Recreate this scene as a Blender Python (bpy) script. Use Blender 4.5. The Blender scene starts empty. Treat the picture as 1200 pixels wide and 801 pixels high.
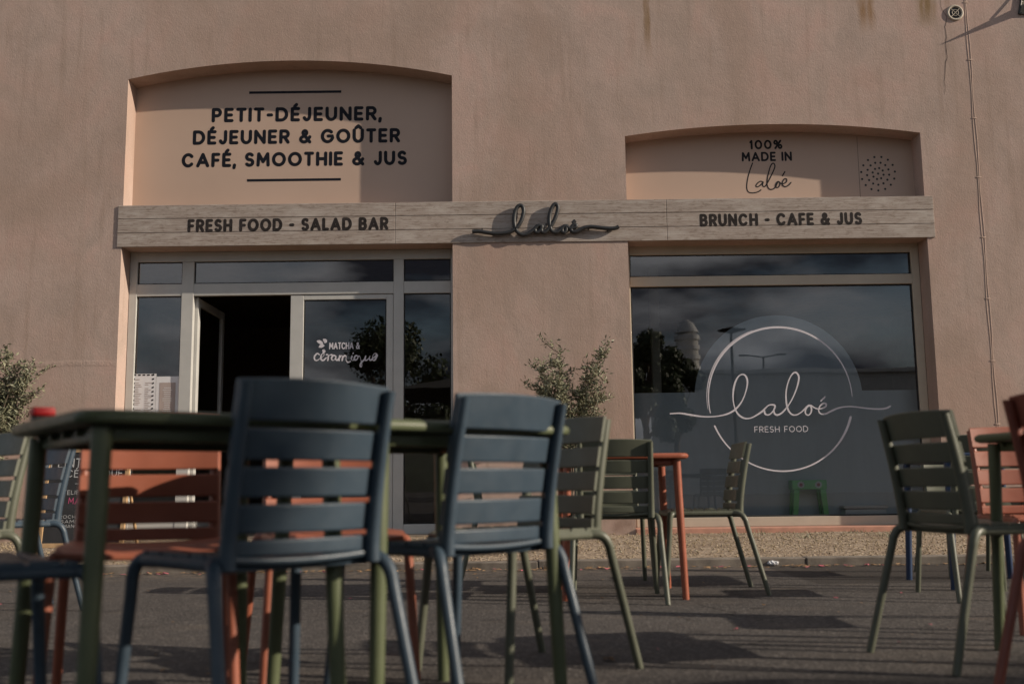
import bpy, bmesh, math, random
from mathutils import Vector, Matrix
from mathutils.geometry import tessellate_polygon
R = math.radians
random.seed(7)
sc = bpy.context.scene

# ------------------------------------------------------------------ camera, world, sun, exposure
F_PX, CAM_H, PITCH, ROLL = 1220.0, 0.585, math.atan((570 - 400.5) / 1220.0), 0.012
fw = Vector((0, math.cos(PITCH), math.sin(PITCH)))
up0 = Vector((0, -math.sin(PITCH), math.cos(PITCH)))
rt0 = Vector((1, 0, 0))
cr, sr = math.cos(ROLL), math.sin(ROLL)
rt = rt0 * cr - up0 * sr
up = up0 * cr + rt0 * sr
CAM = Vector((0, 0, CAM_H))
cd = bpy.data.cameras.new('camera')
cam = bpy.data.objects.new('camera', cd)
sc.collection.objects.link(cam)
m3 = Matrix((rt, up, -fw)).transposed()
cam.matrix_world = Matrix.Translation(CAM) @ m3.to_4x4()
cd.sensor_width, cd.sensor_fit = 36.0, 'HORIZONTAL'
cd.lens = F_PX * 36.0 / 1200.0
cd.clip_start, cd.clip_end = 0.05, 3000
cd.dof.use_dof = True
cd.dof.focus_distance = 10.6
cd.dof.aperture_fstop = 2.5
sc.camera = cam

SUN = Vector((1.05, -0.262, 0.45)).normalized()          # towards the sun: grazing the wall from the right
elev = math.asin(SUN.z)
w = bpy.data.worlds.new('World')
sc.world = w
w.use_nodes = True
nt = w.node_tree
bg = nt.nodes['Background']
sky = nt.nodes.new('ShaderNodeTexSky')
sky.sky_type = 'NISHITA'
sky.sun_disc = False
sky.sun_elevation = elev
sky.sun_rotation = math.atan2(SUN.x, SUN.y)
tc = nt.nodes.new('ShaderNodeTexCoord')
mp = nt.nodes.new('ShaderNodeMapping')
mp.inputs['Scale'].default_value = (1.0, 1.0, 2.6)
nz = nt.nodes.new('ShaderNodeTexNoise')
nz.inputs['Scale'].default_value = 3.2
nz.inputs['Detail'].default_value = 9
nz.inputs['Roughness'].default_value = 0.6
cmask = nt.nodes.new('ShaderNodeValToRGB')
cmask.color_ramp.elements[0].position = 0.36
cmask.color_ramp.elements[1].position = 0.54
nz2 = nt.nodes.new('ShaderNodeTexNoise')
nz2.inputs['Scale'].default_value = 5.0
nz2.inputs['Detail'].default_value = 8
ccol = nt.nodes.new('ShaderNodeValToRGB')
ccol.color_ramp.elements[0].position = 0.42
ccol.color_ramp.elements[0].color = (.55, .62, .85, 1)
ccol.color_ramp.elements[1].position = 0.59
ccol.color_ramp.elements[1].color = (7.2, 7.2, 7.5, 1)
mx = nt.nodes.new('ShaderNodeMix')
mx.data_type = 'RGBA'
L = nt.links.new
L(tc.outputs['Generated'], mp.inputs['Vector'])
L(mp.outputs[0], nz.inputs['Vector'])
L(mp.outputs[0], nz2.inputs['Vector'])
L(nz.outputs['Fac'], cmask.inputs[0])
L(nz2.outputs['Fac'], ccol.inputs[0])
L(cmask.outputs[0], mx.inputs[0])
L(sky.outputs[0], mx.inputs[6])
L(ccol.outputs[0], mx.inputs[7])
L(mx.outputs[2], bg.inputs['Color'])
bg.inputs['Strength'].default_value = 0.074

sd = bpy.data.lights.new('sun', 'SUN')
sd.energy, sd.angle, sd.color = 3.75, R(0.55), (1.0, 0.87, 0.71)
sun = bpy.data.objects.new('sun', sd)
sc.collection.objects.link(sun)
sun.rotation_euler = SUN.to_track_quat('Z', 'Y').to_euler()
sun.location = SUN * 40

vs = sc.view_settings
vs.view_transform, vs.look, vs.gamma, vs.use_curve_mapping = 'Standard', 'None', 1.0, False
vs.exposure = 0.58
sc.render.engine = 'CYCLES'
sc.cycles.use_denoising = True
sc.cycles.max_bounces = 8
sc.cycles.transparent_max_bounces = 24
sc.cycles.caustics_reflective = False
sc.cycles.caustics_refractive = False
sc.cycles.blur_glossy = 0.3

# ------------------------------------------------------------------ from photograph pixels to metres
def ray(px, py):
    return (fw + rt * ((px - 600) / F_PX) + up * ((400.5 - py) / F_PX)).normalized()
def on_y(px, py, Y):
    d = ray(px, py)
    return CAM + d * ((Y - CAM.y) / d.y)
YW = 10.75                                             # front face of the facade
REVEAL = 0.255
def wp(px, py, dy=0.0):                               # a point on a plane parallel to the facade
    p = on_y(px, py, YW + dy)
    return p.x, p.z

# ------------------------------------------------------------------ helpers
def obj(name, bm_or_mesh, mats, parent=None, smooth=None):
    if isinstance(bm_or_mesh, bmesh.types.BMesh):
        me = bpy.data.meshes.new(name)
        bmesh.ops.recalc_face_normals(bm_or_mesh, faces=bm_or_mesh.faces) if len(bm_or_mesh.faces) < 60000 else None
        bm_or_mesh.to_mesh(me)
        bm_or_mesh.free()
    else:
        me = bm_or_mesh
    if not isinstance(mats, (list, tuple)):
        mats = [mats]
    if not me.materials:
        for m in mats:
            me.materials.append(m)
    if smooth is not None:
        for p in me.polygons:
            p.use_smooth = True
        me.set_sharp_from_angle(angle=R(smooth))
    o = bpy.data.objects.new(name, me)
    sc.collection.objects.link(o)
    if parent:
        o.parent = parent
    return o
def tag(o, label=None, cat=None, group=None, kind=None):
    if label: o['label'] = label
    if cat: o['category'] = cat
    if group: o['group'] = group
    if kind: o['kind'] = kind
    return o
def empty(name, loc=(0, 0, 0), rz=0.0):
    o = bpy.data.objects.new(name, None)
    sc.collection.objects.link(o)
    o.location = loc
    o.rotation_euler = (0, 0, rz)
    return o
def copy_tree(o, parent=None):
    c = o.copy()
    sc.collection.objects.link(c)
    if parent: c.parent = parent
    for ch in list(o.children):
        copy_tree(ch, c)
    return c
def box(bm, x0, x1, y0, y1, z0, z1, bevel=0.0, mat=0, seg=2):
    r = bmesh.ops.create_cube(bm, size=1.0)
    vs_ = r['verts']
    for v in vs_:
        v.co = Vector((x0 + (v.co.x + .5) * (x1 - x0), y0 + (v.co.y + .5) * (y1 - y0), z0 + (v.co.z + .5) * (z1 - z0)))
    fs = {f for v in vs_ for f in v.link_faces}
    for f in fs: f.material_index = mat
    if bevel:
        es = list({e for v in vs_ for e in v.link_edges})
        bmesh.ops.bevel(bm, geom=es, offset=bevel, segments=seg, affect='EDGES', profile=.5)
def tube(bm, pts, rad, n=12, cap=True, closed=False, squash=None):
    """sweep a circle along pts; rad is a number or one per point"""
    pts = [Vector(p) for p in pts]
    k = len(pts)
    rads = rad if isinstance(rad, (list, tuple)) else [rad] * k
    rings = []
    prev = None
    for i, p in enumerate(pts):
        if closed: t = pts[(i + 1) % k] - pts[(i - 1) % k]
        else: t = pts[min(i + 1, k - 1)] - pts[max(i - 1, 0)]
        t.normalize()
        if prev is None:
            a = Vector((0, 0, 1)) if abs(t.z) < .9 else Vector((0, 1, 0))
            nrm = (a - t * a.dot(t)).normalized()
        else:
            nrm = (prev - t * prev.dot(t)).normalized()
        prev = nrm
        bn = t.cross(nrm)
        ring = []
        for j in range(n):
            a = 2 * math.pi * j / n
            ring.append(bm.verts.new(p + (nrm * math.cos(a) + bn * math.sin(a) * (squash or 1)) * rads[i]))
        rings.append(ring)
    m = k if closed else k - 1
    for i in range(m):
        A, B = rings[i], rings[(i + 1) % k]
        for j in range(n):
            bm.faces.new((A[j], A[(j + 1) % n], B[(j + 1) % n], B[j]))
    if cap and not closed:
        bm.faces.new(rings[0][::-1])
        bm.faces.new(rings[-1])
def catmull(pts, n=6, closed=False):
    P = [Vector(p) for p in pts]
    out = []
    k = len(P)
    for i in range(k if closed else k - 1):
        g = (lambda j: P[j % k]) if closed else (lambda j: P[min(max(j, 0), k - 1)])
        a, b, c, d = g(i - 1), g(i), g(i + 1), g(i + 2)
        for s in range(n):
            t = s / n
            out.append(.5 * ((2 * b) + (c - a) * t + (2 * a - 5 * b + 4 * c - d) * t * t + (3 * b - a - 3 * c + d) * t ** 3))
    if not closed: out.append(P[-1])
    return out

# ------------------------------------------------------------------ materials
def mat(name):
    m = bpy.data.materials.new(name)
    m.use_nodes = True
    return m, m.node_tree, m.node_tree.nodes['Principled BSDF']
class N:
    """small node helper"""
    def __init__(s, nt): s.nt = nt
    def coord(s, kind='Object'):
        return s.nt.nodes.new('ShaderNodeTexCoord').outputs[kind]
    def mapping(s, v, scale=(1, 1, 1), loc=(0, 0, 0)):
        n = s.nt.nodes.new('ShaderNodeMapping')
        n.inputs['Scale'].default_value = scale
        n.inputs['Location'].default_value = loc
        s.nt.links.new(v, n.inputs['Vector'])
        return n.outputs[0]
    def noise(s, v, scale, detail=4, rough=.5, dist=0):
        n = s.nt.nodes.new('ShaderNodeTexNoise')
        n.inputs['Scale'].default_value = scale
        n.inputs['Detail'].default_value = detail
        n.inputs['Roughness'].default_value = rough
        n.inputs['Distortion'].default_value = dist
        s.nt.links.new(v, n.inputs['Vector'])
        return n.outputs['Fac']
    def voronoi(s, v, scale, out='Distance'):
        n = s.nt.nodes.new('ShaderNodeTexVoronoi')
        n.inputs['Scale'].default_value = scale
        s.nt.links.new(v, n.inputs['Vector'])
        return n.outputs[out]
    def ramp(s, v, stops):
        n = s.nt.nodes.new('ShaderNodeValToRGB')
        e = n.color_ramp.elements
        e[0].position, e[0].color = stops[0][0], (*stops[0][1], 1)
        e[1].position, e[1].color = stops[-1][0], (*stops[-1][1], 1)
        for p, c in stops[1:-1]:
            k = e.new(p); k.color = (*c, 1)
        s.nt.links.new(v, n.inputs[0])
        return n.outputs[0]
    def math(s, op, a, b=None, clamp=False):
        n = s.nt.nodes.new('ShaderNodeMath')
        n.operation, n.use_clamp = op, clamp
        for i, x in enumerate((a, b)):
            if x is None: continue
            if isinstance(x, (int, float)): n.inputs[i].default_value = x
            else: s.nt.links.new(x, n.inputs[i])
        return n.outputs[0]
    def mix(s, f, a, b, blend='MIX'):
        n = s.nt.nodes.new('ShaderNodeMix')
        n.data_type, n.blend_type = 'RGBA', blend
        for i, x in ((0, f), (6, a), (7, b)):
            if isinstance(x, (int, float)): n.inputs[i].default_value = x
            elif isinstance(x, tuple): n.inputs[i].default_value = (*x, 1)
            else: s.nt.links.new(x, n.inputs[i])
        return n.outputs[2]
    def sep(s, v):
        n = s.nt.nodes.new('ShaderNodeSeparateXYZ')
        s.nt.links.new(v, n.inputs[0])
        return n.outputs
    def maprange(s, v, a, b, c=0.0, d=1.0, smooth=True):
        n = s.nt.nodes.new('ShaderNodeMapRange')
        n.interpolation_type = 'SMOOTHSTEP' if smooth else 'LINEAR'
        s.nt.links.new(v, n.inputs[0])
        for i, x in enumerate((a, b, c, d)): n.inputs[i + 1].default_value = x
        return n.outputs[0]
    def bump(s, h, strength, dist, normal=None):
        n = s.nt.nodes.new('ShaderNodeBump')
        n.inputs['Strength'].default_value = strength
        n.inputs['Distance'].default_value = dist
        s.nt.links.new(h, n.inputs['Height'])
        if normal: s.nt.links.new(normal, n.inputs['Normal'])
        return n.outputs[0]
def simple(name, col, rough=.5, vary=.12, scale=6, metal=0.0, bump=0.0, bscale=60, spec=None, coord='Object'):
    m, t, p = mat(name)
    n = N(t)
    c = n.coord(coord)
    f = n.noise(c, scale, 5, .6)
    lo = tuple(x * (1 - vary) for x in col)
    hi = tuple(min(1, x * (1 + vary)) for x in col)
    t.links.new(n.ramp(f, [(.3, lo), (.7, hi)]), p.inputs['Base Color'])
    p.inputs['Roughness'].default_value = rough
    p.inputs['Metallic'].default_value = metal
    if spec is not None: p.inputs['Specular IOR Level'].default_value = spec
    t.links.new(n.ramp(n.noise(c, scale * 4, 4), [(.3, (rough * .85,) * 3), (.7, (min(1, rough * 1.15),) * 3)]), p.inputs['Roughness'])
    if bump:
        t.links.new(n.bump(n.noise(c, bscale, 5, .6), bump, .002), p.inputs['Normal'])
    return m

def stucco():
    m, t, p = mat('stucco')
    n = N(t)
    c = n.coord()
    big = n.noise(c, .9, 6, .62, .4)
    col = n.ramp(big, [(.3, (.39, .281, .243)), (.5, (.44, .33, .288)), (.7, (.48, .375, .335))])
    mid = n.noise(c, 5, 6, .65)
    col = n.mix(.35, col, n.ramp(mid, [(.35, (.36, .25, .20)), (.65, (.52, .385, .33))]), 'MIX')
    fine = n.noise(n.mapping(c, (1, 1, .8)), 70, 4, .6)
    col = n.mix(.35, col, n.ramp(fine, [(.35, (.30, .205, .165)), (.6, (.54, .395, .335))]))
    tone = n.noise(n.mapping(c, (1, 1, .8), (3.1, 0, 7.7)), 1.7, 5, .6, .8)
    col = n.mix(.45, col, n.ramp(tone, [(.34, (.315, .265, .228)), (.5, (.43, .333, .286)), (.64, (.50, .338, .288))]))
    x, y, z = n.sep(c)
    wob = n.math('MULTIPLY', n.math('SUBTRACT', n.noise(c, 3.0, 3), .5), .10)
    def drip(px, pytop, pybot, wd, colr, amt, col):
        xa, za = wp(px, pytop); xb, zb = wp(px, pybot)
        d = n.math('ABSOLUTE', n.math('SUBTRACT', n.math('ADD', x, wob), xa))
        ed = n.maprange(d, wd * .5, wd * 1.1, 1, 0)
        v = n.maprange(z, zb - .05, zb + (za - zb) * .38, 0, 1)
        k = n.math('MULTIPLY', n.math('MULTIPLY', ed, v), n.maprange(n.noise(n.mapping(c, (9, 9, 1.2)), 2.2, 4), .3, .6, .45, 1))
        return n.mix(n.math('MULTIPLY', k, amt), col, colr)
    col = drip(755, -60, 75, .045, (.20, .11, .035), 1.0, col)
    col = drip(1012, -40, 40, .10, (.24, .13, .05), .8, col)
    col = drip(1082, -40, 35, .12, (.20, .125, .045), .9, col)
    col = drip(1103, -80, 15, .04, (.16, .09, .03), .8, col)
    col = drip(770, -100, 150, .5, (.38, .30, .25), .35, col)
    big2 = n.noise(n.mapping(c, (1, 1, .7), (0, 0, 4.2)), .55, 5, .6, .5)
    col = n.mix(n.maprange(big2, .40, .62, 0, .55), col, (.33, .235, .185))
    strk = n.noise(n.mapping(c, (5, 5, .35)), 2.0, 5, .6)
    col = n.mix(n.maprange(strk, .52, .72, 0, .45), col, (.30, .22, .175))
    # grime near the ground
    g = n.math('MULTIPLY', n.maprange(z, .1, .75, 1, 0), n.maprange(n.noise(c, 6, 5), .35, .7, 0, 1))
    col = n.mix(n.math('MULTIPLY', g, .65), col, (.20, .13, .10))
    # old patched scar at the left
    xa, za = wp(80, 426)
    sc_ = n.math('ABSOLUTE', n.math('SUBTRACT', n.math('ADD', z, n.math('MULTIPLY', wob, .35)), za))
    sk = n.math('MULTIPLY', n.maprange(sc_, .01, .04, 1, 0), n.maprange(x, xa + .35, xa + .55, 1, 0))
    t.links.new(col, p.inputs['Base Color'])
    p.inputs['Roughness'].default_value = .93
    p.inputs['Specular IOR Level'].default_value = .2
    h1 = n.noise(n.mapping(c, (1.25, 1, .85)), 48, 5, .62, .6)
    h2 = n.noise(c, 8, 4, .5)
    b = n.bump(h2, .22, .012)
    b = n.bump(h1, .5, .005, b)
    b = n.bump(n.math('MULTIPLY', sk, n.noise(c, 25, 4)), .4, .012, b)
    t.links.new(b, p.inputs['Normal'])
    return m
def panel_mat():
    m, t, p = mat('painted_panel')
    n = N(t)
    c = n.coord()
    col = n.ramp(n.noise(c, 1.1, 4), [(.3, (.45, .325, .252)), (.7, (.485, .352, .276))])
    t.links.new(col, p.inputs['Base Color'])
    p.inputs['Roughness'].default_value = .6
    t.links.new(n.bump(n.noise(c, 2.0, 3), .1, .02), p.inputs['Normal'])
    return m
def wood_fascia():
    m, t, p = mat('weathered_wood')
    n = N(t)
    c = n.coord()
    x, y, z = n.sep(c)
    plank = n.math('FLOOR', n.math('MULTIPLY', z, 6.8))
    cc = n.nt.nodes.new('ShaderNodeCombineXYZ')
    t.links.new(n.math('ADD', x, n.math('MULTIPLY', plank, 3.71)), cc.inputs[0])
    t.links.new(y, cc.inputs[1]); t.links.new(n.math('ADD', z, n.math('MULTIPLY', plank, 1.3)), cc.inputs[2])
    v = cc.outputs[0]
    gr = n.noise(n.mapping(v, (.9, 1, 26)), 3, 7, .68, 1.2)
    col = n.ramp(gr, [(.28, (.175, .135, .11)), (.45, (.30, .245, .21)), (.62, (.39, .335, .295)), (.8, (.46, .41, .37))])
    blot = n.noise(n.mapping(v, (2.2, 1, 8)), 5, 7, .7)
    col = n.mix(n.maprange(blot, .48, .66, 0, .8), col, (.19, .14, .11))
    wash = n.noise(n.mapping(v, (.6, 1, 2)), 3.5, 5, .6)
    col = n.mix(n.maprange(wash, .48, .7, 0, .6), col, (.47, .42, .38))
    spk = n.noise(v, 60, 3, .6)
    col = n.mix(n.maprange(spk, .66, .74, 0, .7), col, (.10, .07, .05))
    t.links.new(col, p.inputs['Base Color'])
    p.inputs['Roughness'].default_value = .8
    t.links.new(n.bump(gr, .35, .004), p.inputs['Normal'])
    return m
def asphalt():
    m, t, p = mat('asphalt')
    n = N(t)
    c = n.coord()
    vor = n.voronoi(c, 95, 'Color')
    s = n.nt.nodes.new('ShaderNodeSeparateColor'); t.links.new(vor, s.inputs[0])
    agg = n.ramp(s.outputs[0], [(.0, (.029, .0265, .026)), (.55, (.057, .051, .048)), (.86, (.11, .097, .09)), (.97, (.23, .205, .19))])
    patch = n.noise(c, .6, 6, .6)
    col = n.mix(.6, agg, n.ramp(patch, [(.35, (.040, .0365, .035)), (.68, (.086, .077, .071))]), 'MIX')
    dust = n.noise(n.mapping(c, (.7, 2.2, 1)), 2.4, 6, .66)
    col = n.mix(n.maprange(dust, .52, .75, 0, .5), col, (.13, .105, .085))
    x, y, z = n.sep(c)
    k = n.math('MULTIPLY', n.maprange(y, 6.6, 7.6, 0, 1), n.maprange(n.noise(c, 9, 5), .35, .65, .1, 1))
    col = n.mix(n.math('MULTIPLY', k, .55), col, (.16, .125, .095))
    ed_ = n.nt.nodes.new('ShaderNodeTexVoronoi'); ed_.feature = 'DISTANCE_TO_EDGE'; ed_.inputs['Scale'].default_value = .55
    wv = n.nt.nodes.new('ShaderNodeVectorMath'); wv.operation = 'ADD'
    t.links.new(c, wv.inputs[0])
    nc = n.nt.nodes.new('ShaderNodeTexNoise'); nc.inputs['Scale'].default_value = 2.2; nc.inputs['Detail'].default_value = 6
    t.links.new(c, nc.inputs['Vector']); t.links.new(nc.outputs['Color'], wv.inputs[1]); t.links.new(wv.outputs[0], ed_.inputs['Vector'])
    crk_ = n.math('MULTIPLY', n.maprange(ed_.outputs['Distance'], .002, .010, 1, 0), n.maprange(n.noise(c, 1.1, 2), .45, .6, 0, 1))
    col = n.mix(n.math('MULTIPLY', crk_, .8), col, (.015, .013, .012))
    spot = n.noise(c, 3.3, 3, .5)
    col = n.mix(n.maprange(spot, .62, .72, 0, .5), col, (.026, .023, .022))
    # tar patch along the kerb on the right
    pm = n.math('MULTIPLY', n.maprange(x, 1.75, 1.8, 0, 1), n.maprange(n.math('ADD', y, n.math('MULTIPLY', n.noise(c, 4, 3), .25)), 6.35, 6.4, 0, 1))
    col = n.mix(n.math('MULTIPLY', pm, .75), col, (.030, .026, .024))
    t.links.new(col, p.inputs['Base Color'])
    p.inputs['Roughness'].default_value = .9
    p.inputs['Specular IOR Level'].default_value = .25
    b = n.bump(n.noise(c, 6, 4), .25, .02)
    b = n.bump(n.voronoi(c, 95), .7, .004, b)
    t.links.new(b, p.inputs['Normal'])
    return m
def gravel_bed():
    m, t, p = mat('gravel_bed')
    n = N(t)
    c = n.coord()
    vor = n.voronoi(c, 55, 'Color')
    s = n.nt.nodes.new('ShaderNodeSeparateColor'); t.links.new(vor, s.inputs[0])
    col = n.ramp(s.outputs[0], [(0, (.10, .07, .045)), (.4, (.24, .175, .115)), (.75, (.37, .285, .2)), (1, (.5, .42, .33))])
    col = n.mix(n.maprange(n.noise(c, 2.5, 5), .45, .7, 0, .5), col, (.16, .105, .065))
    t.links.new(col, p.inputs['Base Color'])
    p.inputs['Roughness'].default_value = .95
    t.links.new(n.bump(n.voronoi(c, 55), 1.0, .01), p.inputs['Normal'])
    return m
def pebble_mat():
    m, t, p = mat('pebble')
    n = N(t)
    oi = n.noise(n.coord(), 23, 2, .5)
    col = n.ramp(oi, [(.3, (.14, .10, .06)), (.45, (.28, .215, .135)), (.6, (.38, .305, .20)), (.72, (.48, .42, .32))])
    t.links.new(col, p.inputs['Base Color'])
    p.inputs['Roughness'].default_value = .9
    return m
def glass_mat(name='glass', boost=1.0, tint=(.82, .86, .87)):
    m = bpy.data.materials.new(name)
    m.use_nodes = True
    t = m.node_tree
    t.nodes.clear()
    out = t.nodes.new('ShaderNodeOutputMaterial')
    tr = t.nodes.new('ShaderNodeBsdfTransparent'); tr.inputs[0].default_value = (*tint, 1)
    gl = t.nodes.new('ShaderNodeBsdfGlossy'); gl.inputs['Roughness'].default_value = 0.0
    n = N(t)
    c = n.coord()
    b = n.bump(n.noise(c, 1.3, 2), .03, .02)          # slight waviness of real panes
    t.links.new(b, gl.inputs['Normal'])
    fr = t.nodes.new('ShaderNodeFresnel'); fr.inputs['IOR'].default_value = 1.52
    k = n.math('MULTIPLY', fr.outputs[0], 3.0 * boost, True)
    ms = t.nodes.new('ShaderNodeMixShader')
    t.links.new(k, ms.inputs[0]); t.links.new(tr.outputs[0], ms.inputs[1]); t.links.new(gl.outputs[0], ms.inputs[2])
    t.links.new(ms.outputs[0], out.inputs[0])
    return m
def film_mat():
    m = bpy.data.materials.new('frosted_film')
    m.use_nodes = True
    t = m.node_tree
    p = t.nodes['Principled BSDF']
    out = t.nodes['Material Output']
    n = N(t)
    c = n.coord()
    smear = n.noise(n.mapping(c, (2.5, 1, .5)), 2.2, 6, .65, .6)
    t.links.new(n.ramp(smear, [(.3, (.60, .65, .70)), (.7, (.68, .73, .78))]), p.inputs['Base Color'])
    p.inputs['Roughness'].default_value = .55
    p.inputs['Metallic'].default_value = .0
    tr = t.nodes.new('ShaderNodeBsdfTransparent')
    ms = t.nodes.new('ShaderNodeMixShader'); ms.inputs[0].default_value = .86
    t.links.new(tr.outputs[0], ms.inputs[1]); t.links.new(p.outputs[0], ms.inputs[2])
    t.links.new(ms.outputs[0], out.inputs[0])
    return m
def plastic(name, col, rough=.42):
    m, t, p = mat(name)
    n = N(t)
    c = n.coord()
    f = n.noise(c, 9, 5, .6)
    lo = tuple(x * .9 for x in col); hi = tuple(x * 1.1 for x in col)
    colr = n.ramp(f, [(.3, lo), (.7, hi)])
    dirt = n.noise(c, 38, 5, .7)
    colr = n.mix(n.maprange(dirt, .6, .8, 0, .25), colr, tuple(x * .5 + .06 for x in col))
    t.links.new(colr, p.inputs['Base Color'])
    t.links.new(n.ramp(n.noise(c, 25, 4), [(.3, (rough * .85,) * 3), (.7, (rough * 1.2,) * 3)]), p.inputs['Roughness'])
    p.inputs['Specular IOR Level'].default_value = .4
    t.links.new(n.bump(n.noise(c, 260, 3), .12, .001), p.inputs['Normal'])
    return m
def leaf_mat(name, a, b):
    m, t, p = mat(name)
    n = N(t)
    f = n.noise(n.coord(), 14, 3, .6)
    t.links.new(n.ramp(f, [(.3, a), (.7, b)]), p.inputs['Base Color'])
    p.inputs['Roughness'].default_value = .55
    return m

M = dict(
    stucco=stucco(), panel=panel_mat(), wood=wood_fascia(), asphalt=asphalt(), gravel=gravel_bed(), pebble=pebble_mat(),
    glass=glass_mat(), film=film_mat(),
    alu=simple('aluminium_frame', (.45, .445, .425), .5, .06, 5, bump=.05),
    cream=simple('cream_frame', (.46, .40, .32), .55, .06, 5),
    seal=simple('rubber_seal', (.012, .012, .013), .7),
    ink=simple('dark_vinyl', (.006, .007, .012), .6, spec=.2),
    ink_grey=simple('grey_vinyl', (.014, .013, .015), .6, spec=.2),
    paint_worn=simple('worn_paint', (.026, .021, .02), .8, .6, 40, spec=.2),
    script=simple('black_metal', (.016, .017, .019), .5, .2, 20),
    white_vinyl=simple('white_vinyl', (.58, .55, .59), .6, .05),
    blue=plastic('blue_plastic', (.040, .061, .084)), green=plastic('green_plastic', (.094, .100, .072)),
    table_green=plastic('green_table', (.094, .110, .058), .4),
    orange=plastic('orange_plastic', (.28, .09, .053)), rust=plastic('rust_plastic', (.22, .062, .04)),
    table_orange=plastic('orange_table', (.29, .085, .046)), table_blue=plastic('blue_table', (.022, .042, .095)),
    red=simple('red_plastic', (.55, .018, .02), .4), black=simple('black_plastic', (.012, .012, .012), .5),
    concrete=simple('kerb_concrete', (.17, .145, .12), .95, .45, 7, bump=.9, bscale=90),
    pink_sill=simple('pink_sill', (.45, .23, .165), .85, .2, 7, bump=.5),
    room=simple('dark_room', (.18, .13, .10), .9), room_floor=simple('room_floor', (.20, .16, .12), .6),
    bark=simple('bark', (.13, .095, .07), .9, .3, 12, bump=.6), olive=leaf_mat('olive_leaf', (.085, .092, .055), (.29, .285, .185)),
    tree_leaf=leaf_mat('tree_leaf', (.028, .045, .015), (.07, .095, .03)),
    paper=simple('paper', (.62, .62, .64), .85, .05), print=simple('printed_paper', (.36, .30, .28), .8, .08),
    chalkboard=simple('chalkboard', (.022, .022, .024), .75, .35, 8), chalk=simple('chalk', (.42, .42, .42), .95),
    pink_chalk=simple('pink_chalk', (.45, .08, .17), .95), timber=simple('timber', (.42, .27, .14), .65, .2, 12),
    stool=simple('green_stool', (.22, .66, .24), .45), white=simple('white_plastic', (.72, .72, .72), .5, .05),
    petal=simple('petal', (.42, .10, .13), .8), dry_leaf=simple('dry_leaf', (.21, .125, .06), .85, .4, 20),
    lamp_metal=simple('lamp_metal', (.02, .02, .02), .5), frost=simple('lamp_glass', (.22, .20, .14), .3),
    conduit=simple('conduit', (.42, .30, .24), .7), hill=simple('hill', (.045, .055, .03), .95, .4, .2),
    house=simple('render_wall', (.75, .73, .69), .9), tile=simple('roof_tile', (.30, .12, .07), .85),
)

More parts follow.
